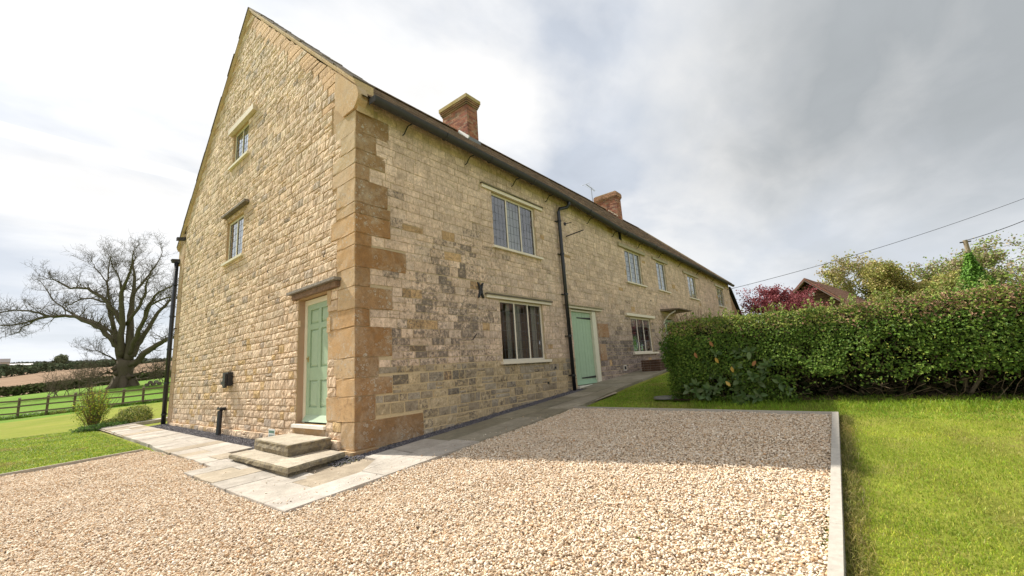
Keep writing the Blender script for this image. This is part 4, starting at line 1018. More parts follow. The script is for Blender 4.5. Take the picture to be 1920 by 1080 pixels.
# meter box and cut-off pipe by the gable, little notice
m = GW(); m.wbox(5.0, 5.34, 1.20, 1.50, .02, .12); m.wbox(5.02, 5.14, 1.16, 1.47, .121, .17); m.wbox(5.18, 5.32, 1.23, 1.3, .121, .15); m.build('meter_box', M['iron'], HOUSE)
m = GW(); m.tube([gable(5.38, .70, .0), gable(5.38, .70, .10), gable(5.36, .66, .12), gable(5.30, .08, .15)], [.03, .045, .05, .05], 10)
m.build('waste_pipe', M['pipe'], HOUSE)
m = GW(); m.wbox(5.28, 5.5, .69, .73, .03, .15, (0.5, 0.45, 0.35)); m.tube([gable(5.60, .66, .04), gable(5.66, .74, .08)], .012, 5); m.build('pipe_collar', M['iron'], HOUSE)
m = GW(); m.wbox(2.55, 2.82, .20, .37, .075, .083, (0.72, 0.74, 0.70)); sg = m.build('wall_notice', M['paint'], HOUSE)
m = GW(); m.wbox(2.57, 2.80, .30, .345, .0835, .0845, (0.12, 0.22, 0.16))
m.build('notice_band', M['paint'], sg)
m = GW()
for k, u in enumerate((2.60, 2.645, 2.69, 2.735, 2.775)): m.wbox(u-.014, u+.014, .24+.006*(k % 2), .275, .0835, .0842, (0.15, 0.2, 0.17))
m.build('notice_print', M['paint'], sg)

# ------------------------------------------------------------------ path, slabs, slate strip, steps
PATH = MB(); PATH.add([(0, 0, -0.02)], [])
def Gp(x, y): return G(x, y)+0.0
slabs = []
# front arm: from the corner to the second door and on
def add_slab(q, col, dz=0.035): slabs.append((q, col, dz))
pale = [(0.44, 0.41, 0.365), (0.47, 0.44, 0.40), (0.42, 0.385, 0.34), (0.45, 0.42, 0.375)]; tan = [(0.38, 0.325, 0.25), (0.40, 0.35, 0.275)]
olive = [(0.27, 0.245, 0.18), (0.31, 0.28, 0.21), (0.24, 0.22, 0.165), (0.33, 0.30, 0.235)]
add_slab([(-1.63, -1.60), (-0.50, -1.49), (-0.50, -1.02), (-1.63, -1.12)], pale[1]); add_slab([(-0.49, -1.49), (0.14, -1.47), (0.14, -0.93), (-0.49, -1.01)], pale[0])
add_slab([(-1.63, -1.11), (-1.12, -1.06), (-1.12, -0.56), (-1.63, -0.52)], pale[0]); add_slab([(-1.11, -1.06), (-0.50, -1.01), (-0.08, -.66), (-1.11, -0.40)], tan[0])
add_slab([(-0.49, -1.0), (0.30, -0.92), (0.35, -0.36), (-0.06, -0.36), (-0.07, -0.65)], pale[3])
x = 0.15; rows_y = [(-1.465, -.92), (-.91, -.36)]
for r, (ya, yb) in enumerate(rows_y):
    x = 0.15 if r == 0 else 0.36
    while x < 6.3:
        L = random.uniform(.55, .95); wx = lambda X, y: y
        ta = lambda X: ya if X < 4.2 else ya+(X-4.2)*0.10 if r == 0 else ya
        add_slab([(x, ta(x)), (x+L-.008, ta(x+L)), (x+L-.008, yb), (x, yb)], random.choice(olive) if x > 0.6 else pale[2]); x += L
x = 6.31
while x < 12:
    L = random.uniform(.6, 1.0); add_slab([(x, -1.22+(x-6.3)*.04), (x+L-.01, -1.22+(x+L-6.3)*.04), (x+L-.01, -.02), (x, -.02)], random.choice(olive)); x += L
# left arm: rows running away from the wall
y = -0.55
while y < 12.6:
    d = random.uniform(.30, .56)
    if y < 1.62 < y+d: d = 1.64-y
    xo = -1.62 if y < 1.62 else (-1.28 if y < 5 else -1.24+.01*(y-5)); xi = -0.42 if y > 2.3 else -.8
    if y > 11.6: xi = 2.2
    c = random.choice(pale+pale+tan)
    xj = lambda: xo+random.uniform(-.02, .02)
    if random.random() < .4: s_ = xo+(xi-xo)*random.uniform(.4, .65); add_slab([(xj(), y), (s_-.004, y), (s_-.004, y+d-.008), (xj(), y+d-.008)], c); add_slab([(s_+.004, y), (xi, y), (xi, y+d-.008), (s_+.004, y+d-.008)], random.choice(pale+tan))
    else: add_slab([(xj(), y), (xi, y), (xi, y+d-.008), (xj(), y+d-.008)], c)
    y += d
pb = MB()
def ground_poly(mb, pts, dz, col=(1, 1, 1)): mb.add([(x, y, G(x, y)+dz) for x, y in pts], [tuple(range(len(pts)))], col)
for i in range(32):
    x0, x1 = -1.58+i*.45, -1.58+(i+1)*.45; ground_poly(pb, [(x0, -1.45 if x0 < 6 else -1.1), (x1, -1.45 if x1 < 6 else -1.1), (x1, -.30), (x0, -.30)], .008, (0.36, 0.31, 0.24, 0))
for i in range(32):
    y0, y1 = -.3+i*.4, -.3+(i+1)*.4; ground_poly(pb, [(-1.55 if y0 < 1.5 else -1.22, y0), (-.45, y0), (-.45, y1), (-1.55 if y0 < 1.2 else -1.22, y1)], .008, (0.36, 0.31, 0.24, 0))
path = pb.build('path', M['slab'], None, 'structure')
for q, c, dz in slabs:
    m = MB(); n = len(q); k = random.uniform(.80, .95); t0 = random.uniform(-.004, .004)
    cx = sum(p[0] for p in q)/n; cy = sum(p[1] for p in q)/n
    topo = [(x+(cx-x)*.006, y+(cy-y)*.006, G(x, y)+dz+t0) for x, y in q]; mid = [(x, y, G(x, y)+dz+t0-.007) for x, y in q]; bot = [(x, y, G(x, y)-.06) for x, y in q]
    m.add(topo+mid+bot, [tuple(range(n))]+[(n+i, n+(i+1) % n, (i+1) % n, i) for i in range(n)]+[(2*n+i, 2*n+(i+1) % n, n+(i+1) % n, n+i) for i in range(n)], (c[0]*k, c[1]*k, c[2]*k, random.uniform(0, .16)))
    m.build('slab', M['slab'], path)
sb = MB()
for i in range(30): x0, x1 = i*.21, (i+1)*.21; ground_poly(sb, [(x0, -.40), (x1, -.40), (x1, .02), (x0, .02)], .011)
for i in range(30): y0, y1 = .0+i*.35, .0+(i+1)*.35; ground_poly(sb, [(-.50, y0), (.02, y0), (.02, y1), (-.50, y1)], .011)
sb.build('slate_bed', M['slatebase'], None, 'structure')
pts = []; sz = []
for _ in range(21000):
    if random.random() < .55: x, y = random.uniform(-.06, 6.25), random.uniform(-.37, 0.02); ok = True
    else: x, y = random.uniform(-.46, .0), random.uniform(-.36, 10.3); ok = True
    if 0.3 < y < 2.0 and x < 0: continue
    pts.append((x, y, G(x, y)+.012+random.uniform(0, .014))); sz.append(random.uniform(.006, .012))
pebbles('slate_chippings', pts, sz, M['slate'])

def step(name, q, z0, z1, label, seed):
    random.seed(seed); n = 14; out = []
    m4 = [Vector((*p, 0)) for p in q]; per = []
    for i in range(4):
        a, b = m4[i], m4[(i+1) % 4]; L = (b-a).length; k = max(3, int(L/.11))
        for j in range(k): per.append(a.lerp(b, j/k))
    c = sum(m4, Vector())/4; vs = []
    lev = [(z0, .010), (z0+(z1-z0)*.4, -.012), (z1-.05, .008), (z1-.012, 0.0), (z1, .022)]
    if seed == 8: lev = [(z0, .05), (z0+(z1-z0)*.45, .06), (z0+(z1-z0)*.55, -.01), (z1-.02, -.008), (z1, .018)]
    for z, ins in lev:
        for p in per:
            d = (c-p).normalized(); k_ = ins+random.uniform(-.010, .010); v = p+d*k_; vs.append((v.x, v.y, z+random.uniform(-.003, .003) if z < z1 else z+random.uniform(-.002, .002)))
    n = len(per); fs = [(r*n+i, r*n+(i+1) % n, (r+1)*n+(i+1) % n, (r+1)*n+i) for r in range(len(lev)-1) for i in range(n)]
    ti = len(vs); vs.append((c.x, c.y, z1)); fs += [((len(lev)-1)*n+i, (len(lev)-1)*n+(i+1) % n, ti) for i in range(n)]
    m = MB()
    for f in fs: pass
    m.add(vs, fs[:-n], (0.25, 0.215, 0.145, .5)); m.add(vs, fs[-n:], (0.41, 0.37, 0.30, .15))
    tag(m.build(name, M['step'], None, loc=(c.x, c.y, z0)), label, 'step')
random.seed(3)
step('stone_step', [(-1.07, -0.26), (-0.27, -0.15), (-0.02, 0.25), (-0.02, 2.15), (-1.03, 1.95)], .03, .17, 'wide lower stone step with worn mossy edge lying on the paving', 8) if False else None
step('stone_step', [(-1.06, -0.31), (-0.17, -0.03), (-0.07, 2.10), (-1.02, 1.80)], .03, .175, 'wide lower stone step with worn mossy edge lying on the paving', 8)
step('stone_step', [(-0.74, 0.46), (-0.08, 0.52), (-0.075, 1.92), (-0.66, 1.86)], .177, .335, 'upper stone step directly below the white sill of the panelled green door', 9)
random.seed(21)

# edging boards
def boards(p, q, w, h, n, label, name='edging_board', top=.05):
    t_ = thing(name, label, 'edging board', (p[0], p[1], G(*p)))
    p, q = Vector((*p, 0)), Vector((*q, 0))
    for i in range(n):
        a, b = p.lerp(q, i/n), p.lerp(q, (i+1)/n); d = (b-a).normalized()*.002; a += d; b -= d
        a.z = G(a.x, a.y)+top-h/2; b.z = G(b.x, b.y)+top-h/2; m = MB(); k = random.uniform(.9, 1.08); m.beam(a, b, w, h, (0.42*k, 0.385*k, 0.33*k, 0)); m.build('board', M['timber'], t_)
boards((RB0[0]+.02, RB0[1]), RB1, .066, .14, 4, 'wide pale timber edging board between gravel drive and sunny right-hand lawn')
boards(FARX0, (FARX1[0], FARX1[1]+.01), .035, .12, 3, 'thin timber edging board along the far end of the gravel drive')
boards(LEFTB[0], LEFTB[1], .04, .13, 4, 'thin timber edging board between the gravel and the left-hand lawn')

# small lawn cover plate and brick trough
m = MB(); m.tube([(4.88, -2.83, G(4.88, -2.83)+.0), (4.88, -2.83, G(4.88, -2.83)+.035)], [.24, .235], 16, (0.22, 0.22, 0.2)); tag(m.build('cover_plate', M['slab'], None, loc=(4.88, -2.83, .42)), 'small round grey stone cover set in the shaded lawn', 'drain cover')
TRH = thing('brick_trough', 'low weathered brick trough against the front wall beside the hedge', 'trough', (10.2, -.55, .72))
def trough():
    x0, x1, y0, y1 = 9.75, 11.6, -.95, -.35; z0 = G(9.7, -.6)-.05
    m = MB(); m.box((x0+.02, y0+.02, z0), (x1-.02, y1-.02, z0+.40), (0.3, 0.25, 0.2, .1)); m.build('trough_core', M['brick'], TRH)
    for r in range(6):
        z = z0+r*.075; x = x0-(0.11 if r % 2 else 0)
        while x < x1:
            a, b = max(x, x0), min(x+.215, x1); x += .225
            if b-a < .04: continue
            k = random.uniform(.75, 1.2); m = MB(); m.box((a, y0, z), (b, y0+.1, z+.064), (0.115*k, 0.07*k, 0.05*k, .3)); m.build('brick', M['brick'], TRH)
        y = y0+.105
        while y < y1:
            b = min(y+.2, y1); k = random.uniform(.75, 1.2); m = MB(); m.box((x0, y, z), (x0+.1, b, z+.064), (0.115*k, 0.07*k, 0.05*k, .3)); m.build('brick', M['brick'], TRH); y += .215
trough()

# ------------------------------------------------------------------ foliage helpers
def leaves(P, Nn, size, cols, wr=0.55, fold=0.25, jit=0.6):
    """P (n,3) centres, Nn (n,3) rough normals; folded two-triangle leaves"""
    n = len(P); Nn = Nn+RNG.normal(0, jit, (n, 3)); Nn /= np.linalg.norm(Nn, axis=1)[:, None]+1e-9
    A = RNG.normal(0, 1, (n, 3)); A -= (A*Nn).sum(1)[:, None]*Nn; A /= np.linalg.norm(A, axis=1)[:, None]+1e-9
    B = np.cross(Nn, A); s = size if isinstance(size, np.ndarray) else RNG.uniform(size*.65, size*1.35, n)
    s = s[:, None]; base = P-A*s*.5; tip = P+A*s*.5-Nn*s*.1; l = P+B*s*wr*.5+Nn*s*fold*.3; r = P-B*s*wr*.5+Nn*s*fold*.3
    V = np.stack([base, r, tip, l], 1).reshape(-1, 3); i = np.arange(n)*4
    F = np.stack([np.stack([i, i+1, i+2], 1), np.stack([i, i+2, i+3], 1)], 1).reshape(-1, 3)
    C = np.repeat(cols, 2, axis=0); return V, F, C
def pick(cols, n, var=.25):
    c = np.array(cols)[RNG.integers(0, len(cols), n)]*RNG.uniform(1-var, 1+var, (n, 1)); return np.concatenate([c, np.zeros((n, 1))], 1)
def merge(parts):
    V = []; F = []; C = []; o = 0
    for v, f, c in parts: V.append(v); F.append(f+o); C.append(c); o += len(v)
    return np.concatenate(V), np.concatenate(F), np.concatenate(C)
def twigs(mb, starts, dirs, length, r, n=3, col=(0.2, 0.15, 0.1), wob=.3, seg=3):
    for s, d in zip(starts, dirs):
        p = Vector(s); d = Vector(d).normalized(); pts = [p.copy()]
        for _ in range(seg):
            d = (d+Vector((random.gauss(0, wob), random.gauss(0, wob), random.gauss(0, wob)))).normalized(); p = p+d*length/seg*random.uniform(.7, 1.3); pts.append(p.copy())
        mb.tube(pts, [r*(1-.8*i/seg) for i in range(seg+1)], n, col, False)
def fbm(x, y, z, s): return mnoise.noise(Vector((x*s, y*s, z*s)))+.5*mnoise.noise(Vector((x*s*2.1, y*s*2.1, z*s*2.1+5)))

# ------------------------------------------------------------------ hedge
def hedge():
    H = thing('hedge', 'long clipped evergreen hedge with brown twiggy top on the right-hand lawn', 'hedge', (5.0, -7.5, .4))
    # body: x from xf(y) (front face) to xf+1.3, y from -13 to -3.2, z from base to 1.85
    y0, y1 = -13.0, -3.1
    def xf(y, z): 
        return 4.42+.10*fbm(y, z, 0, .9)+.05*fbm(y, z, 5, 3)+.25*max(0, .9-z)**1 + .10*max(0, z-1.5) + .35*max(0, y+3.7)
    def zt(y, x): return 1.80+.05*fbm(y, x, 2, .9)+.03*fbm(y, x, 2, 4)+ .05*(y+7)*0.2
    n = 58000; P = []; Nn = []; kind = []
    while len(P) < n:
        u = random.random()
        if u < .68:    # front face
            y = y0+(y1-y0)*random.random()**.6; z = random.uniform(.62, 1.84)
            if y > -5.2 and random.random() < .8: z = random.uniform(.38, 1.84)
            dep = abs(random.gauss(0, .10))+.02*random.random(); x = xf(y, z)+dep
            if z > zt(y, x): continue
            g = fbm(y, z, 9, 1.7)
            if g > .42 and dep < .10: continue
            if z < .78+.12*fbm(y, 0, 0, 2) and y < -5.0 and random.random() < .93: continue
            nn = (-1, 0, .5)
        elif u < .86:  # top
            y = y0+(y1-y0)*random.random()**.7; x = xf(y, 1.8)+random.uniform(0, 1.3); z = zt(y, x)-abs(random.gauss(0, .06)); nn = (-.2, 0, 1)
        else:          # left end, facing the house door
            x = random.uniform(4.55, 6.2); z = random.uniform(.42, 1.75); y = y1+.12*fbm(x, z, 3, 1.2)-abs(random.gauss(0, .12))+.12; nn = (-.3, 1, .3)
        P.append((x, y, z)); Nn.append(nn); kind.append(u)
    P = np.array(P); Nn = np.array(Nn, float)
    C = pick([(0.09, 0.17, 0.022), (0.13, 0.22, 0.03), (0.07, 0.13, 0.02), (0.19, 0.27, 0.045), (0.10, 0.15, 0.025)], n, .3)
    # yellower leaves near the top, sunlit glints put into their colour
    hi = (P[:, 2] > 1.55) & (RNG.random(n) < .5); C[hi, :3] = np.array([0.28, 0.32, 0.07])*RNG.uniform(.7, 1.25, (hi.sum(), 1))
    br = (P[:, 2] > 1.42) & (RNG.random(n) < np.array([max(.05, .14+.6*fbm(p_[1], 3, 3, .8)+.8*(p_[2]-1.66)) for p_ in P])); C[br, :3] = np.array([0.33, 0.20, 0.12])*RNG.uniform(.6, 1.3, (br.sum(), 1))
    S_ = RNG.uniform(.024, .056, n)
    V, F, CC = leaves(P, Nn, S_, C, .62, .3, .55)
    tri_mesh('foliage', V, F, CC, M['leaf'], H, 'stuff')
    sp = []; 
    for _ in range(260):
        y = random.uniform(-12, -3.4); x = xf(y, 1.8)+random.uniform(0, .9); b = Vector((x, y, zt(y, x))); d = Vector((random.gauss(0, .3), random.gauss(0, .3), 1)).normalized()
        for k in range(7): sp.append(b+d*.025*k+Vector((random.gauss(0, .012), random.gauss(0, .012), 0)))
    P = np.array([tuple(p) for p in sp]); V, F, CC = leaves(P, RNG.normal(0, 1, (len(P), 3)), RNG.uniform(.03, .06, len(P)), pick([(0.24, 0.30, 0.06), (0.14, 0.22, 0.035), (0.30, 0.30, 0.12)], len(P)), .6, .3, .4)
    tri_mesh('sprigs', V, F, CC, M['leaf'], H, 'stuff')
    # inner leaf mass, coloured dark for the shade inside and under the hedge
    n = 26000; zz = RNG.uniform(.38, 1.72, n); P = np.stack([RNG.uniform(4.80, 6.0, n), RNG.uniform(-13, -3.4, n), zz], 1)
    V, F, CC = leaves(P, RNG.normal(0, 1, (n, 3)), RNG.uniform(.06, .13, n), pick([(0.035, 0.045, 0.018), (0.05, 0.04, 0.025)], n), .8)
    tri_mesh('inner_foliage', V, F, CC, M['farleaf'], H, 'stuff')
    m = MB()
    for i in range(46):
        y = random.uniform(-12, -3.5); x = random.uniform(4.8, 5.6); b = Vector((x, y, G(x, y)-.05)); p = [b]
        for k in range(4): b = b+Vector((random.gauss(-.03, .07), random.gauss(0, .09), .28)); p.append(b.copy())
        m.tube(p, [.028, .024, .018, .012, .007], 5, (0.13, 0.10, 0.07), False)
    m.build('stems', M['bark'], H, 'stuff')
    m = MB(); st = []; dr = []
    for i in range(1700):
        y = random.uniform(-10, -5.0) if i < 1400 else random.uniform(-5, -3.4)
        x = xf(y, 1.7)+random.uniform(-.03, 1.1); z = zt(y, x)-random.uniform(-.02, .30); st.append((x, y, z)); dr.append((random.gauss(-.3, .5), random.gauss(0, .6), random.uniform(.1, 1)))
    twigs(m, st, dr, .13, .0035, 3, (0.30, 0.21, 0.13), .35, 2)
    st = []; dr = []
    for i in range(500):
        y = random.uniform(-11, -3.3); st.append((random.uniform(4.6, 5.2), y, random.uniform(.45, .9))); dr.append((random.gauss(-.2, .6), random.gauss(0, .8), random.gauss(.2, .6)))
    twigs(m, st, dr, .35, .005, 3, (0.15, 0.11, 0.07), .35, 3)
    m.build('twigs', M['twig'], H, 'stuff')
    lb = MB()
    for i in range(40): ya, yb_ = -13+i*.25, -13+(i+1)*.25; lb.add([(4.62, ya, G(4.62, ya)+.006), (6.3, ya, G(6.3, ya)+.006), (6.3, yb_, G(6.3, yb_)+.006), (4.62, yb_, G(4.62, yb_)+.006)], [(0, 1, 2, 3)])
    lb.build('hedge_bed', M['soil'], None, 'structure')
    # laurel growing at the near left corner: large single leaves
    LA = thing('laurel_bush', 'laurel bush with large glossy leaves growing out of the hedge foot', 'bush', (4.5, -4.2, .38))
    me = bpy.data.meshes.new('leaf')
    vs = [(0, 0, 0), (.025, .03, .006), (.035, .065, .004), (.022, .105, -.006), (0, .135, -.02), (-.022, .105, -.006), (-.035, .065, .004), (-.025, .03, .006), (0, .04, -.004), (0, .09, -.012)]
    fs = [(0, 1, 8), (1, 2, 8), (2, 9, 8), (2, 3, 9), (3, 4, 9), (4, 5, 9), (5, 6, 9), (6, 8, 9), (6, 7, 8), (7, 0, 8)]
    def leafmesh(c):
        me = bpy.data.meshes.new('leaf'); me.from_pydata(vs, [], fs); at = me.attributes.new('col', 'FLOAT_COLOR', 'CORNER'); at.data.foreach_set('color', np.tile(np.array([*c, 0], np.float32), len(me.loops))); me.materials.append(M['laurel'])
        me.polygons.foreach_set('use_smooth', np.ones(len(me.polygons), dtype=bool)); return me
    mes = [leafmesh(tuple(v*.8 for v in c)) for c in ((0.10, 0.17, 0.05), (0.08, 0.14, 0.04), (0.15, 0.22, 0.07), (0.12, 0.165, 0.06))]; yel = leafmesh((0.50, 0.33, 0.07)); org = leafmesh((0.36, 0.17, 0.07))
    m = MB(); cnt = 0
    for c in range(34):
        y = random.uniform(-4.9, -3.35); z = random.uniform(.42, .85) if random.random() < .75 else random.uniform(.9, 1.3)
        x = 4.38+.12*max(0, z-.5)+random.uniform(-.06, .10)+.35*max(0, y+3.7); cpt = Vector((x, y, z)); ax = Vector((-1, random.gauss(0, .5), random.gauss(.3, .4))).normalized()
        m.tube([cpt+Vector((.25, 0, -.12)), cpt+ax*.02], [.006, .004], 4, (0.12, 0.14, 0.05), False)
        for k in range(7):
            if cnt >= 285: break
            a = k*2.4+random.random(); q = ax.to_track_quat('Z', 'Y'); d = q @ Vector((math.cos(a)*.9+random.gauss(0, .3), math.sin(a)*.9+random.gauss(0, .3), random.uniform(-.1, 1.0)))
            o = bpy.data.objects.new('leaf', random.choice(mes)); COL.objects.link(o); o.parent = LA
            nrm = (ax+Vector((0, 0, .3))).normalized(); yv = d.normalized(); zv = (nrm-yv*nrm.dot(yv)).normalized(); xv = yv.cross(zv); s = random.uniform(.6, 1.1)
            mw = Matrix(((xv.x, yv.x, zv.x, 0), (xv.y, yv.y, zv.y, 0), (xv.z, yv.z, zv.z, 0), (0, 0, 0, 1)))
            o.matrix_local = Matrix.Translation(cpt-Vector(LA.location)) @ mw @ Matrix.Scale(s, 4); cnt += 1
    m.build('stems', M['twig'], LA, 'stuff')
    for (y, z, me_) in ((-4.18, .98, yel), (-4.55, 1.05, org), (-3.62, 1.25, org), (-3.95, 1.14, yel), (-4.12, .66, yel), (-3.9, 1.42, org)):
        o = bpy.data.objects.new('leaf', me_); COL.objects.link(o); o.parent = LA; o['label'] = 'yellow leaf' if me_ is yel else 'orange brown leaf'
        o.matrix_local = Matrix.Translation(Vector((4.33+.35*max(0, y+3.7), y, z))-Vector(LA.location)) @ Matrix.Rotation(random.uniform(0, 6), 4, 'X') @ Matrix.Rotation(math.radians(-80), 4, 'Y') @ Matrix.Scale(.8, 4)
hedge()
def shrub_volume(name, label, cat, c, rad, n, size, cols, base, stemcol=(0.2, 0.15, 0.1), twig_n=120, twig_len=.3, shell=.3, zmin=None, group=None, matk='leaf', trunk=None, tr=.004):
    o = thing(name, label, cat, base, group); c = np.array(c); rad = np.array(rad)
    d = RNG.normal(0, 1, (n, 3)); d /= np.linalg.norm(d, axis=1)[:, None]
    lump = np.array([1+.22*fbm(*(v*1.0), 1.6)+.12*fbm(*(v*1.0), 4) for v in d])
    r = (1-np.abs(RNG.normal(0, shell, n))).clip(.05, 1.15)*lump
    P = c+d*rad*r[:, None]
    if zmin is not None: P = P[P[:, 2] > zmin]
    nn = (P-c)/rad; V, F, C = leaves(P, nn, size, pick(cols, len(P), .3), .6, .3, .8)
    tri_mesh('foliage', V, F, C, M[matk], o, 'stuff')
    m = MB(); st = [Vector(base)+Vector((random.gauss(0, rad[0]*.10), random.gauss(0, rad[1]*.10), 0)) for _ in range(twig_n)]
    for s in st:
        e = Vector(c)+Vector((random.gauss(0, .45)*rad[0], random.gauss(0, .45)*rad[1], random.uniform(-.2, .95)*rad[2])); midp = s.lerp(e, .5)+Vector((random.gauss(0, .05), random.gauss(0, .05), .05))*float(rad[2])
        m.tube([s, midp, e, e+(e-midp)*.35], [tr*2.2, tr*1.5, tr, tr*.3], 3, stemcol, False)
    m.build('stems', M['twig'], o, 'stuff')
    return o
# hawthorn-like bush filling the hedge end towards the house
shrub_volume('privet_bush', 'dark green leafy bush at the left end of the hedge by the canopied door', 'bush', (5.85, -3.12, 1.22), (.90, .52, .60), 13000, .045,
             [(0.07, 0.18, 0.03), (0.10, 0.23, 0.04), (0.06, 0.14, 0.025), (0.13, 0.27, 0.05)], (5.6, -3.15, .45), twig_n=70, shell=.28, tr=.006)
shrub_volume('twiggy_bush', 'bare brown twiggy growth above the bush in front of the stone wall', 'bush', (6.9, -2.9, 1.75), (.9, .5, .32), 900, .03,
             [(0.20, 0.14, 0.08), (0.12, 0.14, 0.04)], (6.7, -3.0, .6), stemcol=(0.26, 0.17, 0.12), twig_n=260, shell=.4, tr=.004)

# ------------------------------------------------------------------ grass blades
def grass(name, n, sampler, h, w, cols, mat='blade'):
    P = []; H = []
    for _ in range(n):
        r = sampler()
        if r is None: continue
        P.append((r[0], r[1], T(r[0], r[1])-.03)); H.append(r[2])
    P = np.array(P); H = np.array(H); m = len(P)
    a = RNG.uniform(0, 2*math.pi, m); lean = RNG.uniform(.3, 1.7, m)[:, None]; dirv = np.stack([np.cos(a), np.sin(a), np.zeros(m)], 1)
    b = RNG.uniform(0, 2*math.pi, m); sd = np.stack([np.cos(b), np.sin(b), np.zeros(m)], 1)
    hh = (H*RNG.uniform(.6, 1.3, m))[:, None]; ww = w*hh/np.mean(hh) if False else np.full((m, 1), w)*RNG.uniform(.7, 1.3, (m, 1))
    z = np.array([0, 0, 1.0]); mid = P+z*hh*.6+dirv*hh*lean*.3; tip = P+z*hh*np.clip(1-.45*lean, .2, 1)+dirv*hh*lean
    V = np.stack([P-sd*ww, P+sd*ww, mid+sd*ww*.8, mid-sd*ww*.8, tip], 1).reshape(-1, 3); i = np.arange(m)*5
    F = np.stack([np.stack([i, i+1, i+2], 1), np.stack([i, i+2, i+3], 1), np.stack([i+3, i+2, i+4], 1)], 1).reshape(-1, 3)
    base = np.array(cols)[RNG.integers(0, len(cols), m)]
    pat = np.array([mnoise.noise(Vector((x*1.3, y*1.3, 0)))+.6*mnoise.noise(Vector((x*5, y*5, 2))) for x, y, _ in P])[:, None]
    base = base*(1+.32*pat)+np.clip(pat, 0, 1)*np.array([.05, .0, .005]); bare = np.array([mnoise.noise(Vector((x*.8+9, y*.8, 4)))+.5*mnoise.noise(Vector((x*3, y*3, 8))) for x, y, _ in P]); kb = np.clip((bare-.28)*3, 0, .8)[:, None]*(RNG.random((m, 1)) < .8); base = base*(1-kb)+np.array([.34, .27, .13])*kb
    base = np.clip(base*RNG.uniform(.55, 1.45, (m, 1))*np.array([1, 1, .75]), .005, 1)
    C = np.repeat(np.concatenate([base, np.zeros((m, 1))], 1), 3, axis=0)
    o = tri_mesh(name, V, F, C, M[mat], None, 'stuff'); return o
gc = [(0.241, 0.345, 0.03), (0.287, 0.379, 0.037), (0.191, 0.311, 0.024), (0.351, 0.396, 0.055), (0.431, 0.415, 0.108)]
gs = [(0.184, 0.333, 0.032), (0.221, 0.385, 0.039), (0.165, 0.28, 0.032), (0.257, 0.367, 0.047)]
def s_right():
    # density falls with distance from the camera
    r = 1.6+8.5*random.random()**1.4; a = math.radians(random.uniform(-24, 12)); x = CAM.x+r*math.cos(a); y = CAM.y+r*math.sin(a)
    if y > rb_y(x)-.045 or x > 5.0: return None
    return x, y, .026+.010*fbm(x, y, 0, 1.5)+(.06 if x > 3.9 and random.random() < .5 else 0)+(.015 if y > rb_y(x)-.14 else 0)
grass('grass', 150000, s_right, .04, .0017, gc)
def s_edge():
    x = random.uniform(-2.5, 3.5); y = rb_y(x)-.045-abs(random.gauss(0, .05)); return x, y, random.uniform(.04, .09)
grass('long_grass', 9000, s_edge, .07, .0018, [(0.25, 0.22, 0.09), (0.20, 0.20, 0.05), (0.30, 0.25, 0.12), (0.12, 0.15, 0.03)])
wc = [(random.uniform(-2, 3.2), random.uniform(-5.4, -1.7)) for _ in range(14)]+[(-1.62, .9), (-1.64, 2.6), (.9, -1.52), (2.6, -5.4), (1.5, -5.45)]
def s_weed():
    c = random.choice(wc); return c[0]+random.gauss(0, .03), c[1]+random.gauss(0, .03), random.uniform(.04, .07)
grass('weeds', 420, s_weed, .05, .003, gs)
def s_mid():
    x = random.uniform(3.5, 10.5); y = random.uniform(-8.5, -1.0)
    if x < fb_x(y)+.03 or (x > 5.0 and y < -3.3): return None
    if y > -1.52+max(0, x-4.2)*.05 : return None
    return x, y, .035+(.07 if (x > 4.0 and y < -3.4 and random.random() < .55) else 0)
grass('grass', 90000, s_mid, .04, .0025, gs)
def s_left():
    x = random.uniform(-6.5, -1.3); y = random.uniform(3.2, 13.5)
    if y < lb_y(x)+.04: return None
    if x > path_left_edge(y-.0) and y < 5.05: return None
    return x, y, .035
grass('grass', 90000, s_left, .04, .004, gs+gc)
def s_fence():
    t_ = random.uniform(-.6, 1.5); x = -2.2+5.75*t_+random.gauss(0, .15); y = 32.29-4.29*t_+abs(random.gauss(0, .9))-.1; return x, y, random.uniform(.10, .28)
grass('long_grass', 14000, s_fence, .2, .012, [(0.12, 0.24, 0.02), (0.15, 0.27, 0.03), (0.10, 0.20, 0.02)])

# ------------------------------------------------------------------ bushes on the left lawn
shrub_volume('flowering_shrub', 'upright shrub with small yellow flowers beside the end of the paving', 'shrub', (-1.28, 13.1, .78), (.48, .45, .60), 3000, .045,
             [(0.34, 0.42, 0.06), (0.24, 0.36, 0.06), (0.60, 0.58, 0.09), (0.16, 0.27, 0.04)], (-1.25, 13.1, .12), stemcol=(0.22, 0.16, 0.09), twig_n=110, shell=.45, zmin=.2, tr=.006)
shrub_volume('variegated_shrub', 'low rounded shrub with yellow edged leaves next to the paving', 'shrub', (-.30, 12.75, .42), (.50, .42, .36), 5200, .042,
             [(0.38, 0.38, 0.10), (0.28, 0.32, 0.07), (0.07, 0.15, 0.03), (0.45, 0.44, 0.18)], (-.35, 12.8, .12), twig_n=24, shell=.22, zmin=.12)
shrub_volume('ground_plant', 'low pale green leafy plant spreading at the foot of the yellow flowering shrub', 'plant', (-1.0, 12.5, .2), (.75, .3, .13), 2200, .06,
             [(0.12, 0.24, 0.05), (0.16, 0.28, 0.07), (0.20, 0.28, 0.12)], (-1.0, 12.5, .12), twig_n=16, shell=.35, zmin=.1)
shrub_volume('ivy_plant', 'flat yellow green plant in front of the rounded variegated shrub', 'plant', (-.78, 12.95, .24), (.32, .3, .2), 1500, .04,
             [(0.36, 0.36, 0.10), (0.10, 0.18, 0.04)], (-.78, 12.95, .12), twig_n=12, shell=.3, zmin=.1)

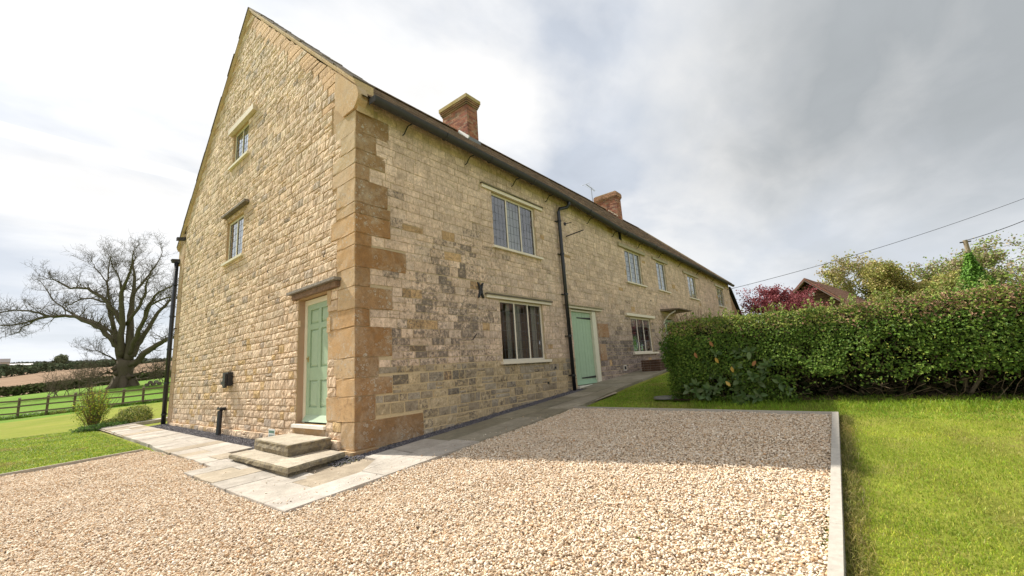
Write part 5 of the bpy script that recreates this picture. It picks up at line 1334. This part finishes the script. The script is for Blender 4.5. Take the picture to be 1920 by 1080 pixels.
# ------------------------------------------------------------------ fence
FN = thing('post_and_rail_fence', 'weathered three rail timber fence across the left side of the lawn', 'fence', (0, 30.4, .3))
fp = [(-5.9, 34.9, 0.0), (-4.6, 34.0, .03), (-3.4, 33.15, .06), (-2.2, 32.29, .10), (-1.13, 31.49, .16), (-.09, 30.72, .20), (.89, 29.99, .23), (1.85, 29.27, .24), (2.68, 28.65, .29), (3.55, 28.0, .34), (4.6, 27.25, .42), (5.7, 26.45, .5)]
for i, (x, y, z) in enumerate(fp):
    m = MB(); k = random.uniform(.8, 1.1); l = random.gauss(0, .015)
    m.add([(x-.055, y-.05, z-.2), (x+.055, y-.05, z-.2), (x+.055, y+.05, z-.2), (x-.055, y+.05, z-.2), (x-.055+l, y-.05, z+1.14), (x+.055+l, y-.05, z+1.14), (x+.055+l, y+.05, z+1.20), (x-.055+l, y+.05, z+1.20)], [(0,3,2,1),(4,5,6,7),(0,1,5,4),(1,2,6,5),(2,3,7,6),(3,0,4,7)], (0.135*k, 0.10*k, 0.07*k)); m.build('post', M['timber'], FN)
for i in range(len(fp)-1):
    a, b = Vector(fp[i]), Vector(fp[i+1])
    for h in (1.04, .70, .34):
        m = MB(); k = random.uniform(.85, 1.15); o = Vector((-.03, -.07, 0)); m.beam(a+o+Vector((0, 0, h+random.gauss(0, .008))), b+o+Vector((0, 0, h+random.gauss(0, .008))), .035, .085, (0.18*k, 0.14*k, 0.10*k)); m.build('rail', M['timber'], FN)

# ------------------------------------------------------------------ bare oak
LIMBS= [[(5.75, 55.29, 1.5, 1.35), (5.72, 55.2, 2.1, 1.05), (5.67, 55.15, 2.87, 0.9), (5.6, 54.92, 3.92, 0.88), (5.6, 54.68, 4.7, 0.8)], [(5.3, 55.16, 4.34, 0.5), (4.95, 54.78, 5.64, 0.42), (4.46, 54.66, 6.56, 0.36), (3.63, 54.9, 7.75, 0.33), (2.85, 55.22, 8.42, 0.3), (1.76, 55.93, 9.12, 0.26), (0.88, 56.5, 9.34, 0.22), (-0.12, 57.31, 9.32, 0.18), (-1.07, 58.14, 9.02, 0.14), (-2.25, 59.27, 8.63, 0.1), (-3.28, 60.14, 8.56, 0.07), (-3.73, 60.34, 8.26, 0.05)], [(-0.12, 57.32, 9.35, 0.15), (-1.07, 57.93, 9.74, 0.13), (-2.4, 59.04, 10.06, 0.1), (-3.42, 59.92, 9.87, 0.07), (-3.83, 59.95, 9.97, 0.04)], [(-1.06, 58.42, 9.03, 0.12), (-1.66, 59.0, 8.5, 0.09), (-2.01, 59.29, 7.88, 0.06), (-2.55, 59.71, 7.6, 0.04)], [(5.02, 56.47, 6.58, 0.26), (4.48, 57.02, 7.86, 0.2), (3.45, 58.25, 8.93, 0.17), (2.09, 59.97, 9.77, 0.15), (1.15, 61.16, 10.57, 0.12), (0.27, 62.2, 11.64, 0.09), (-0.6, 63.02, 13.4, 0.05)], [(5.14, 55.65, 6.11, 0.36), (4.62, 56.29, 8.06, 0.28), (4.17, 56.8, 10.17, 0.24), (3.97, 57.36, 11.07, 0.16), (3.0, 58.96, 11.66, 0.13), (2.25, 60.43, 11.82, 0.11), (1.55, 62.03, 11.29, 0.08), (0.91, 63.24, 11.85, 0.04)], [(4.98, 54.39, 8.27, 0.3), (4.18, 54.51, 9.86, 0.25), (3.15, 54.95, 11.33, 0.22), (2.19, 55.49, 12.13, 0.18), (0.99, 56.55, 12.19, 0.13), (-0.2, 57.35, 13.13, 0.08), (-0.9, 57.74, 13.38, 0.04)], [(4.59, 56.08, 8.04, 0.2), (4.18, 56.23, 10.37, 0.18), (3.67, 56.36, 13.13, 0.12), (3.66, 56.32, 14.39, 0.09), (3.69, 56.07, 16.19, 0.04)], [(3.65, 56.22, 13.1, 0.1), (2.95, 57.1, 14.44, 0.07), (2.45, 57.81, 15.51, 0.03)], [(5.28, 55.0, 4.99, 0.55), (5.02, 54.36, 6.4, 0.42), (4.78, 53.37, 8.94, 0.34), (4.41, 52.54, 11.46, 0.26), (4.53, 51.57, 12.37, 0.18), (4.64, 50.48, 13.77, 0.12), (4.63, 49.43, 15.53, 0.05)], [(4.41, 52.54, 11.46, 0.14), (4.09, 52.03, 12.67, 0.1), (3.51, 51.89, 13.76, 0.07), (3.09, 51.55, 14.82, 0.04)], [(5.79, 54.5, 4.55, 0.6), (5.73, 54.42, 6.41, 0.5), (5.62, 54.36, 8.43, 0.42), (5.53, 54.08, 11.12, 0.3), (5.51, 53.81, 13.44, 0.18), (5.31, 53.97, 15.14, 0.1), (5.36, 53.93, 16.42, 0.04)], [(5.62, 54.24, 11.57, 0.2), (6.38, 53.87, 13.28, 0.15), (7.09, 53.63, 14.76, 0.1), (7.61, 53.52, 16.58, 0.04)], [(5.89, 54.18, 5.19, 0.4), (5.81, 52.98, 6.29, 0.34), (6.07, 51.16, 8.08, 0.25), (6.15, 49.56, 9.83, 0.19), (6.53, 47.8, 10.89, 0.13), (7.28, 45.78, 11.27, 0.08)], [(6.0, 54.12, 4.92, 0.42), (6.29, 53.95, 6.1, 0.36), (6.76, 53.56, 7.29, 0.3), (7.35, 52.86, 9.0, 0.25), (8.0, 52.23, 10.21, 0.2), (8.54, 51.88, 10.97, 0.16), (9.2, 51.46, 11.46, 0.12)], [(5.24, 54.08, 8.25, 0.24), (5.79, 52.56, 9.7, 0.22), (6.1, 51.38, 11.03, 0.18), (6.03, 50.69, 12.25, 0.12), (6.14, 49.8, 13.44, 0.05)], [(6.0, 50.77, 8.03, 0.18), (6.27, 49.11, 9.78, 0.14), (7.13, 47.08, 10.31, 0.12), (7.94, 45.28, 10.23, 0.08)], [(5.75, 54.68, 4.1, 0.5), (6.28, 53.66, 4.22, 0.45), (6.95, 52.15, 5.42, 0.4), (7.66, 50.74, 6.1, 0.32), (8.12, 49.77, 6.41, 0.26), (8.87, 48.35, 6.94, 0.18)], [(5.13, 55.37, 4.36, 0.16), (4.17, 55.24, 5.16, 0.09), (3.26, 55.14, 5.69, 0.06), (2.67, 54.79, 5.67, 0.03)], [(5.17, 55.67, 3.18, 0.2), (4.41, 55.31, 3.47, 0.12), (3.76, 55.06, 2.98, 0.08), (2.89, 54.86, 3.15, 0.06), (2.02, 54.82, 2.83, 0.03)], [(5.23, 55.76, 2.66, 0.16), (4.6, 57.66, 2.49, 0.1), (3.87, 59.68, 2.4, 0.07), (3.05, 61.65, 2.85, 0.03)], [(6.23, 54.5, 2.68, 0.16), (6.69, 52.69, 3.24, 0.1), (7.22, 51.03, 3.02, 0.07), (7.71, 49.14, 3.67, 0.03)], [(6.26, 54.55, 2.42, 0.14), (7.17, 54.48, 2.49, 0.09), (8.06, 54.31, 2.97, 0.06), (9.22, 54.02, 2.76, 0.03)]]
def branch_out(mb, p, d, L, r, depth, col, upb=.25, minr=.012):
    pts = [p.copy()]; rr = [r]; n = 4; dd = d.copy(); q = p.copy()
    for i in range(n):
        dd = (dd+Vector((random.gauss(0, .22), random.gauss(0, .22), random.gauss(0, .2)+upb*.15))).normalized(); q = q+dd*L/n; pts.append(q.copy()); rr.append(max(minr*.5, r*(1-.75*(i+1)/n)))
    mb.tube(pts, rr, 4 if r > .04 else 3, col, False)
    if depth <= 0: return
    for i in range(1, n+1):
        for _ in range(2 if depth > 1 else 2):
            if random.random() < .78:
                side = Vector((random.gauss(0, 1), random.gauss(0, 1), random.gauss(.25, .8))).normalized(); nd = (dd*.55+side*.75).normalized()
                branch_out(mb, pts[i], nd, L*random.uniform(.45, .7), max(minr, rr[i]*.6), depth-1, col, upb, minr)
def oak():
    O = thing('oak_tree', 'huge bare spreading oak tree standing in the field beyond the fence', 'tree', (5.75, 55.3, 1.6))
    bk = (0.13, 0.105, 0.075)
    for L in LIMBS:
        k_ = .84 if L is LIMBS[0] else .72
        for q_ in range(len(L)): L[q_] = (*L[q_][:3], L[q_][3]*k_)
    m = MB()
    L0 = LIMBS[0]; pts = [Vector(p[:3]) for p in L0]; m.tube(pts, [p[3] for p in L0], 14, bk)
    for k in range(7):
        a = k*.9; m.tube([pts[0]+Vector((math.cos(a)*1.7, math.sin(a)*1.7, -.3)), pts[0]+Vector((math.cos(a)*1.0, math.sin(a)*1.0, .3)), pts[1]+Vector((math.cos(a)*.6, math.sin(a)*.6, .6)), pts[2]], [.25, .35, .4, .3], 7, bk)
    for k in range(9):
        a = random.random()*6.28; c = pts[1].lerp(pts[3], random.random()); m.tube([c+Vector((math.cos(a)*.7, math.sin(a)*.7, -.2)), c+Vector((math.cos(a)*.85, math.sin(a)*.85, .1)), c+Vector((math.cos(a)*.6, math.sin(a)*.6, .5))], [.12, .28, .1], 7, bk)
    m.build('trunk', M['bark'], O, smooth=True)
    tw = MB()
    for L in LIMBS[1:]:
        pts = [Vector(p[:3]) for p in L]; rr = [p[3] for p in L]; m = MB()
        # smooth subdivision with small wobble
        P2 = []; R2 = []
        for i in range(len(pts)-1):
            for k in range(3):
                t_ = k/3; P2.append(pts[i].lerp(pts[i+1], t_)+Vector((random.gauss(0, .05), random.gauss(0, .05), random.gauss(0, .05)))*(1 if k else 0)); R2.append(rr[i]*(1-t_)+rr[i+1]*t_)
        P2.append(pts[-1]); R2.append(rr[-1]); m.tube(P2, R2, 8 if rr[0] > .2 else 5, bk); m.build('limb', M['bark'], O, smooth=True)
        n = len(P2)
        for i in range(2, n):
            if R2[i] > .36: 
                if random.random() > .3: continue
            d = (P2[i]-P2[i-1]).normalized(); small = R2[i]
            for _ in range(3 if small < .15 else 2 if small < .25 else 1):
                if random.random() < .75:
                    side = Vector((random.gauss(0, .8), random.gauss(0, .8), random.gauss(.4, .5))).normalized()
                    branch_out(tw, P2[i], (d*.5+side*.8).normalized(), random.uniform(.8, 1.8), min(.06, max(.022, small*.35)), 2 if random.random() < .5 else 1, bk, .5, .010)
        branch_out(tw, P2[-1], (P2[-1]-P2[-2]).normalized(), 1.0, max(.024, R2[-1]*.8), 2, bk, .5, .010)
    tw.build('twigs', M['bark'], O, 'stuff')
random.seed(77); oak()
# bare thicket round and left of the oak
def thicket(name, label, c, w, h, n, col, L=1.0, seed=0):
    random.seed(seed); o = thing(name, label, 'bush', (c[0], c[1], T(c[0], c[1]))); m = MB()
    for _ in range(n):
        p = Vector((c[0]+random.uniform(-w, w), c[1]+random.uniform(-w, w)*.5, 0)); p.z = T(p.x, p.y)-.05
        branch_out(m, p, Vector((random.gauss(0, .35), random.gauss(0, .35), 1)).normalized(), h*random.uniform(.5, .9), .035, 2, col, .6, .012)
    m.build('branches', M['bark'], o, 'stuff')
thicket('bare_bush', 'leafless brown thorn bush in the field left of the great oak', (1.6, 52.5), 1.6, 2.6, 16, (0.16, 0.125, 0.09), seed=4)
thicket('bare_bush', 'leafless brown thorn bush in the field right of the great oak', (9.3, 53.5), 2.0, 2.4, 14, (0.15, 0.12, 0.085), seed=5)
random.seed(31)
# sawn logs beside the oak
LG = thing('log_pile', 'small pile of dark sawn logs lying in the grass beside the oak', 'logs', (7.2, 50.4, T(7.2, 50.4)))
for i in range(5):
    m = MB(); x, y = 6.75+.22*i, 50.5-.1*i; z = T(x, y)+.12+(.2 if i in (1, 3) else 0); m.tube([(x, y-.4, z), (x+.05, y+.4, z+.02)], [.17, .15], 8, (0.16+.1*(i == 3), 0.13+.1*(i == 3), 0.10+.08*(i == 3))); m.build('log', M['bark'], LG)

# ------------------------------------------------------------------ field hedgerows, far trees, farm
def hedgerow(name, rfun, a0, a1, h, n, cols, size, lump=.35, seed=1, depth=1.2):
    random.seed(seed); P = []
    for _ in range(n):
        a = random.uniform(a0, a1); r = rfun(a); x = CAM.x+r*math.cos(math.radians(a)); y = CAM.y+r*math.sin(math.radians(a))
        hh = h*(1+lump*fbm(a, 0, seed, 1.3)+lump*.5*fbm(a, 1, seed, 5)); z = hh*random.random()**.6
        P.append((x+random.gauss(0, depth*.4), y+random.gauss(0, depth*.4), T(x, y)+z))
    P = np.array(P); V, F, C = leaves(P, np.tile([[0, -.7, .7]], (len(P), 1)), RNG.uniform(size*.6, size*1.4, len(P)), pick(cols, len(P), .3), .9, .2, .7)
    o = tri_mesh(name, V, F, C, M['farleaf'], None, 'stuff'); return o
hedgerow('hedgerow', lambda a: 123, 70, 95, 1.7, 14000, [(0.075, 0.10, 0.035), (0.10, 0.115, 0.045), (0.12, 0.11, 0.055)], .45, .12, 3)
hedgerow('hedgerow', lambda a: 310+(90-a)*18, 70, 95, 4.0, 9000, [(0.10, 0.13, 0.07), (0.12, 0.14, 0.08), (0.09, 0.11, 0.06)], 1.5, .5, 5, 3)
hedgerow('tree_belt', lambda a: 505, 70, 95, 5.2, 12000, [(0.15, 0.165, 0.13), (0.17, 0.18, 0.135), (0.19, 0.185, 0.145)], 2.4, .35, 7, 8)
def pol(px_az, r): x = CAM.x+r*math.cos(math.radians(px_az)); y = CAM.y+r*math.sin(math.radians(px_az)); return x, y, T(x, y)
x, y, z = pol(85.9, 500)
shrub_volume('round_tree', 'small round pale green tree on the skyline above the fields', 'tree', (x, y, z+7.0), (4.6, 4.6, 4.2), 1500, 1.1, [(0.16, 0.19, 0.10), (0.20, 0.22, 0.12)], (x, y, z), twig_n=10, shell=.3, tr=.12)
def farm(az, r, w, d, h, rh, wc, rc, label):
    x, y, z = pol(az, r); z += 1.0; o = thing('farm_building', label, 'building', (x, y, z), None)
    m = MB(); m.box((x-w/2, y-d/2, z-2), (x+w/2, y+d/2, z+h), wc); m.build('wall', M['paint'], o)
    m = MB(); m.add([(x-w/2-.3, y-d/2-.3, z+h), (x+w/2+.3, y-d/2-.3, z+h), (x+w/2+.3, y+d/2+.3, z+h), (x-w/2-.3, y+d/2+.3, z+h), (x-w/2-.3, y, z+h+rh), (x+w/2+.3, y, z+h+rh)], [(0,1,5,4),(2,3,4,5),(0,4,3),(1,2,5),(0,3,2,1)], rc); m.build('roof', M['paint'], o)
    for i in range(3):
        m = MB(); xx = x-w/2+w*(i+.5)/3; m.box((xx-w*.06, y-d/2-.05, z+h*.35), (xx+w*.06, y-d/2+.05, z+h*.75), (0.08, 0.08, 0.09)); m.build('window', M['came'], o)
farm(89.45, 492, 8, 6, 5.0, 2.8, (0.45, 0.38, 0.3), (0.16, 0.13, 0.12), 'far stone farmhouse at the left end of the skyline')
farm(88.4, 496, 13, 8, 2.6, 1.2, (0.36, 0.33, 0.29), (0.33, 0.32, 0.31), 'long low pale roofed farm building on the skyline')

# ------------------------------------------------------------------ right background
def barn():
    o = thing('barn', 'brown timber clad barn with clay tiled roof behind the hedge', 'barn', (30.3, -3.7, G(30, -3.7)))
    A = Vector((30.28, -3.71, 5.57)); d1 = Vector((.9889, -.1486, 0)); d2 = Vector((.1486, .9889, 0)); hw = 3.9; L = 14.2; ez = A.z-hw*.97
    # cladding boards on the near gable
    m = MB(); p = lambda s, t_, z: A+d1*s+d2*t_+Vector((0, 0, z-A.z))
    m.add([p(.05, -hw, 0), p(.05, hw, 0), p(.05, hw, ez), p(.05, 0, A.z-.1), p(.05, -hw, ez)], [(0, 1, 2, 3, 4)], (0.07, 0.045, 0.035)); m.add([p(.05, -hw, 0), p(L, -hw, 0), p(L, -hw, ez), p(.05, -hw, ez)], [(0, 1, 2, 3)], (0.09, 0.06, 0.045))
    m.add([p(L, -hw, 0), p(L, hw, 0), p(L, hw, ez), p(L, 0, A.z-.1), p(L, -hw, ez)], [(0, 1, 2, 3, 4)], (0.07, 0.045, 0.035)); wl = m.build('wall', M['timber'], o)
    z = ez-1.5
    while z < A.z-.25:
        w = hw-max(0, z+.15-ez)/.97-.05
        if w > .15:
            m = MB(); c = p(0.0, 0, z+.08); k = random.uniform(.8, 1.2); m.obox(c, d2*w, d1*.02+Vector((0, 0, .0)), Vector((0, 0, .082)), (0.16*k, 0.095*k, 0.07*k)); m.build('board', M['timber'], wl)
        z += .19
    m = MB(); t_ = .14; e = .35
    for s in (-1, 1):
        a, b = p(-.45, 0, A.z), p(L+.3, 0, A.z); c, d = p(L+.3, s*(hw+e), ez-e*.97), p(-.45, s*(hw+e), ez-e*.97); up_ = Vector((0, 0, t_))
        m.add([a, b, c, d, a+up_, b+up_, c+up_, d+up_], [(0,3,2,1),(4,5,6,7),(0,1,5,4),(1,2,6,5),(2,3,7,6),(3,0,4,7)], (0.24, 0.13, 0.095))
    rf = m.build('roof', M['brick'], o)
    tl = MB()
    for s in (-1,):
        for r in range(20):
            for q in range(56):
                t0 = s*(hw+e)*(1-r/20); t1 = s*(hw+e)*(1-(r+1.25)/20); z0 = A.z-abs(t0)*.97+.15; z1 = A.z-abs(t1)*.97+.14 if r < 19 else A.z+.15; k = random.uniform(.8, 1.2)
                s0 = -.45+q*.26; a, b, c, d = p(s0, t0, z0+.035), p(s0+.25, t0, z0+.035), p(s0+.25, t1, z1), p(s0, t1, z1); tl.add([a, b, c, d, a-Vector((0, 0, .03)), b-Vector((0, 0, .03))], [(0, 1, 2, 3), (4, 5, 1, 0)], (0.27*k, 0.15*k, 0.11*k))
    tl.build('roof_tiling', M['brick'], rf, 'stuff')
    for s in (-1, 1):
        m = MB(); a, b = p(-.5, 0, A.z-.06), p(-.5, s*(hw+e), ez-e*.97-.06); m.beam(a, b, .05, .22, (0.20, 0.15, 0.13), upv=d1); m.build('bargeboard', M['timber'], o)
    m = MB(); m.obox(p(-.08, -.15, A.z-.95), d2*.16, d1*.06, Vector((0, 0, .12)), (0.8, 0.8, 0.75)); m.build('lamp', M['white'], o)
    m = MB(); q = p(5.0, -hw*.95, A.z-hw*.9+.3); m.tube([q+Vector((0, 0, -.4)), q+Vector((0, 0, .55))], .09, 8, (0.7, 0.7, 0.7)); m.build('vent_pipe', M['white'], o)
barn()
def neighbour():
    o = thing('brick_house', 'neighbouring red brick house, seen only mirrored in the lower front window', 'house', (30, -23, G(30, -23)))
    z0 = G(30, -23); A = Matrix.Rotation(math.radians(-35), 3, 'Z'); O = Vector((31, -22.5, z0)); P_ = lambda x, y, z: O+A@Vector((x, y, z))
    m = MB(); vs = [P_(x, y, z) for z in (-1, 5.2) for x, y in ((-7, -4), (7, -4), (7, 4), (-7, 4))]; m.add(vs, [(0,3,2,1),(4,5,6,7),(0,1,5,4),(1,2,6,5),(2,3,7,6),(3,0,4,7)], (0.10, 0.072, 0.060)); m.build('wall', M['brick'], o)
    m = MB(); m.add([P_(-7.4, -4.5, 5.1), P_(7.4, -4.5, 5.1), P_(7.4, 4.5, 5.1), P_(-7.4, 4.5, 5.1), P_(-7.4, 0, 8.6), P_(7.4, 0, 8.6)], [(0,1,5,4),(2,3,4,5),(0,4,3),(1,2,5),(0,3,2,1)], (0.14, 0.09, 0.075)); m.build('roof', M['brick'], o)
    for x in (-4.5, 0, 4.5):
        for z in (1.0, 3.4):
            for y, d in ((4.02, .03), (-4.02, -.03)):
                m = MB(); vs = [P_(xx, yy, zz) for zz in (z, z+1.2) for xx, yy in ((x-.7, y-d), (x+.7, y-d), (x+.7, y+d), (x-.7, y+d))]; m.add(vs, [(0,3,2,1),(4,5,6,7),(0,1,5,4),(1,2,6,5),(2,3,7,6),(3,0,4,7)], (0.55, 0.55, 0.5)); w = m.build('window', M['paint'], o)
neighbour()
def leafy_tree(name, label, base, h, spread, cols, n, size, seed, bark=(0.16, 0.12, 0.09), depth=3, trunk_r=.2, ang=.55, leafp=1.0, lift=.4):
    """branching trunk with small leaf faces clustered along the outer twigs"""
    random.seed(seed); o = thing(name, label, 'tree', base); tips = []; m = MB(); tw = MB()
    def grow(p, d, L, r, dep, mb):
        pts = [p.copy()]; rr = [r]; q = p.copy(); dd = d.copy(); nseg = 4
        for i in range(nseg):
            dd = (dd+Vector((random.gauss(0, .14), random.gauss(0, .14), random.gauss(0, .1)+lift*.12))).normalized(); q = q+dd*L/nseg; pts.append(q.copy()); rr.append(r*(1-.55*(i+1)/nseg))
        mb.tube(pts, rr, 6 if dep == depth else 4 if dep > 0 else 3, bark, False)
        if dep <= 1: tips.extend(pts[1:])
        if dep == 0: return
        k = 5 if dep == depth else 4
        for i in range(k):
            j = random.randint(1 if dep < depth else 2, nseg); az = random.random()*6.283
            side = Vector((math.cos(az), math.sin(az), random.uniform(-.1, .6))); nd = (dd*(1-ang)+side*ang*spread).normalized()
            grow(pts[j], nd, L*random.uniform(.55, .8), rr[j]*.62, dep-1, tw)
    grow(Vector(base)-Vector((0, 0, .1)), Vector((0, 0, 1)), h*.42, trunk_r, depth, m)
    m.build('trunk', M['bark'], o); tw.build('branches', M['bark'], o, 'stuff')
    T_ = np.array([tuple(t_) for t_ in tips]); idx = RNG.integers(0, len(T_), n); P = T_[idx]+RNG.normal(0, h*.022, (n, 3))
    cc = np.array(cols)[(idx*7) % len(cols)]*RNG.uniform(.7, 1.3, (n, 1)); C = np.concatenate([cc, np.zeros((n, 1))], 1)
    V, F, C2 = leaves(P, RNG.normal(0, 1, (n, 3))+np.array([0, 0, .5]), RNG.uniform(size*.6, size*1.4, n), C, .7, .3, .3)
    tri_mesh('crown', V, F, C2, M['leaf'], o, 'stuff'); return o
plumc = [(0.27, 0.07, 0.08), (0.20, 0.05, 0.06), (0.36, 0.12, 0.13)]
leafy_tree('plum_tree', 'dark red leaved plum tree between the house end and the barn', (19.9, -2.7, G(19.9, -2.7)), 4.1, 1.8, plumc, 9000, .085, 4, (0.12, 0.07, 0.06), 4, .10, .65)
leafy_tree('plum_tree', 'smaller dark red leaved plum tree directly left of the barn gable', (20.6, -3.9, G(20.6, -3.9)), 3.4, 1.9, plumc, 7000, .085, 9, (0.12, 0.07, 0.06), 4, .08, .7)
gz = lambda x, y: T(x, y)
och = [(0.36, 0.33, 0.09), (0.40, 0.32, 0.14), (0.29, 0.32, 0.08)]; brn = [(0.38, 0.30, 0.19), (0.33, 0.27, 0.16)]; grn = [(0.30, 0.37, 0.09), (0.24, 0.31, 0.08)]
leafy_tree('field_maple', 'light brown budding tree at the left of the group behind the hedge', (50.5, -8.6, gz(50.5, -8.6)), 10.0, 1.7, brn+och, 15000, .19, 13, (0.20, 0.16, 0.12), 4, .22)
leafy_tree('willow_tree', 'ochre green rounded tree in the middle of the group behind the hedge', (46.0, -9.2, gz(46, -9.2)), 7.6, 1.7, och, 16000, .17, 15, (0.18, 0.14, 0.10), 4, .2)
leafy_tree('ash_tree', 'tall pale green budding tree just left of the ivy covered pole', (54.0, -13.0, gz(54, -13)), 10.2, 1.6, grn+brn, 14000, .20, 17, (0.22, 0.18, 0.14), 4, .22)
leafy_tree('birch_tree', 'thin nearly bare tree to the right of the ivy covered pole', (50.0, -15.6, gz(50, -15.6)), 8.6, 1.7, brn+grn, 4500, .17, 23, (0.22, 0.18, 0.15), 4, .18)
leafy_tree('hazel_tree', 'low greenish bush tree behind the right end of the barn roof', (44.5, -6.2, gz(44, -6)), 4.6, 1.5, grn+och, 5000, .13, 27, (0.2, 0.16, 0.12), 4, .14)
leafy_tree('thorn_tree', 'low bushy olive tree behind the hedge below the ivy covered pole', (42.0, -11.0, gz(42, -11)), 5.4, 1.8, och+grn, 11000, .16, 29, (0.2, 0.16, 0.12), 4, .14)
random.seed(51)
# ivy covered telegraph pole
PO = thing('telegraph_pole', 'wooden telegraph pole with its lower part smothered in bright green ivy', 'pole', (35.0, -12.2, gz(35, -12)))
m = MB(); pt = Vector((33.81, -11.77, 7.07)); pbm = Vector((34.5, -12.0, gz(35, -12)-.2)); m.tube([pbm, pbm.lerp(pt, .5), pt], [.15, .13, .11], 10, (0.30, 0.24, 0.17)); m.build('pole', M['timber'], PO)
m = MB(); m.tube([pt+Vector((.05, -.25, -.12)), pt+Vector((-.05, .25, -.12))], .04, 6, (.1, .1, .1)); m.build('crossarm', M['iron'], PO)
n = 9000; t_ = RNG.random(n)**.75; ctr = np.array(pbm)[None]*(t_[:, None])+np.array(pt-Vector((0, 0, .9)))[None]*(1-t_[:, None])
rad = .12+t_**1.35*2.1; an = RNG.uniform(0, 6.283, n); lm = np.array([1+.35*fbm(math.cos(a)*2, math.sin(a)*2, t*6, 1.0) for a, t in zip(an, t_)]); rr = rad*lm*RNG.uniform(.6, 1.05, n)
P = ctr+np.stack([np.cos(an)*rr, np.sin(an)*rr*1.15+t_*.35, RNG.normal(0, .1, n)], 1)
V, F, C = leaves(P, np.stack([np.cos(an), np.sin(an), np.full(n, .6)], 1), RNG.uniform(.09, .18, n), pick([(0.13, 0.27, 0.035), (0.17, 0.33, 0.05), (0.09, 0.19, 0.03)], n), .8, .3, .5)
tri_mesh('ivy', V, F, C, M['leaf'], PO, 'stuff')
def wire(a, b, sag, r, label, n=24):
    a, b = Vector(a), Vector(b); pts = [a.lerp(b, i/n)-Vector((0, 0, sag*4*(i/n)*(1-i/n))) for i in range(n+1)]
    m = MB(); m.tube(pts, r, 5); tag(m.build('overhead_wire', M['iron'], None, loc=tuple(a)), label, 'wire')
wire((24.0, -.2, 4.9), (39.5, -21.0, 11.6), .55, .014, 'long thin overhead wire running from the house end up past the trees')
wire(pt+Vector((0, 0, -.05)), (39.8, -21.5, 11.9), .65, .022, 'thick sagging overhead wire leaving the top of the ivy covered pole')
wire((47, -14.0, 8.0), (48.5, -24.5, 10.3), .4, .014, 'upper faint overhead wire at the right edge behind the ivy covered pole')
wire((44, -14.2, 6.5), (44.5, -22.5, 8.9), .3, .014, 'lower faint overhead wire at the right edge behind the ivy covered pole')
print('objects', len(bpy.data.objects), 'stones', len(stones), 'tris', sum(len(me.polygons) for me in bpy.data.meshes))
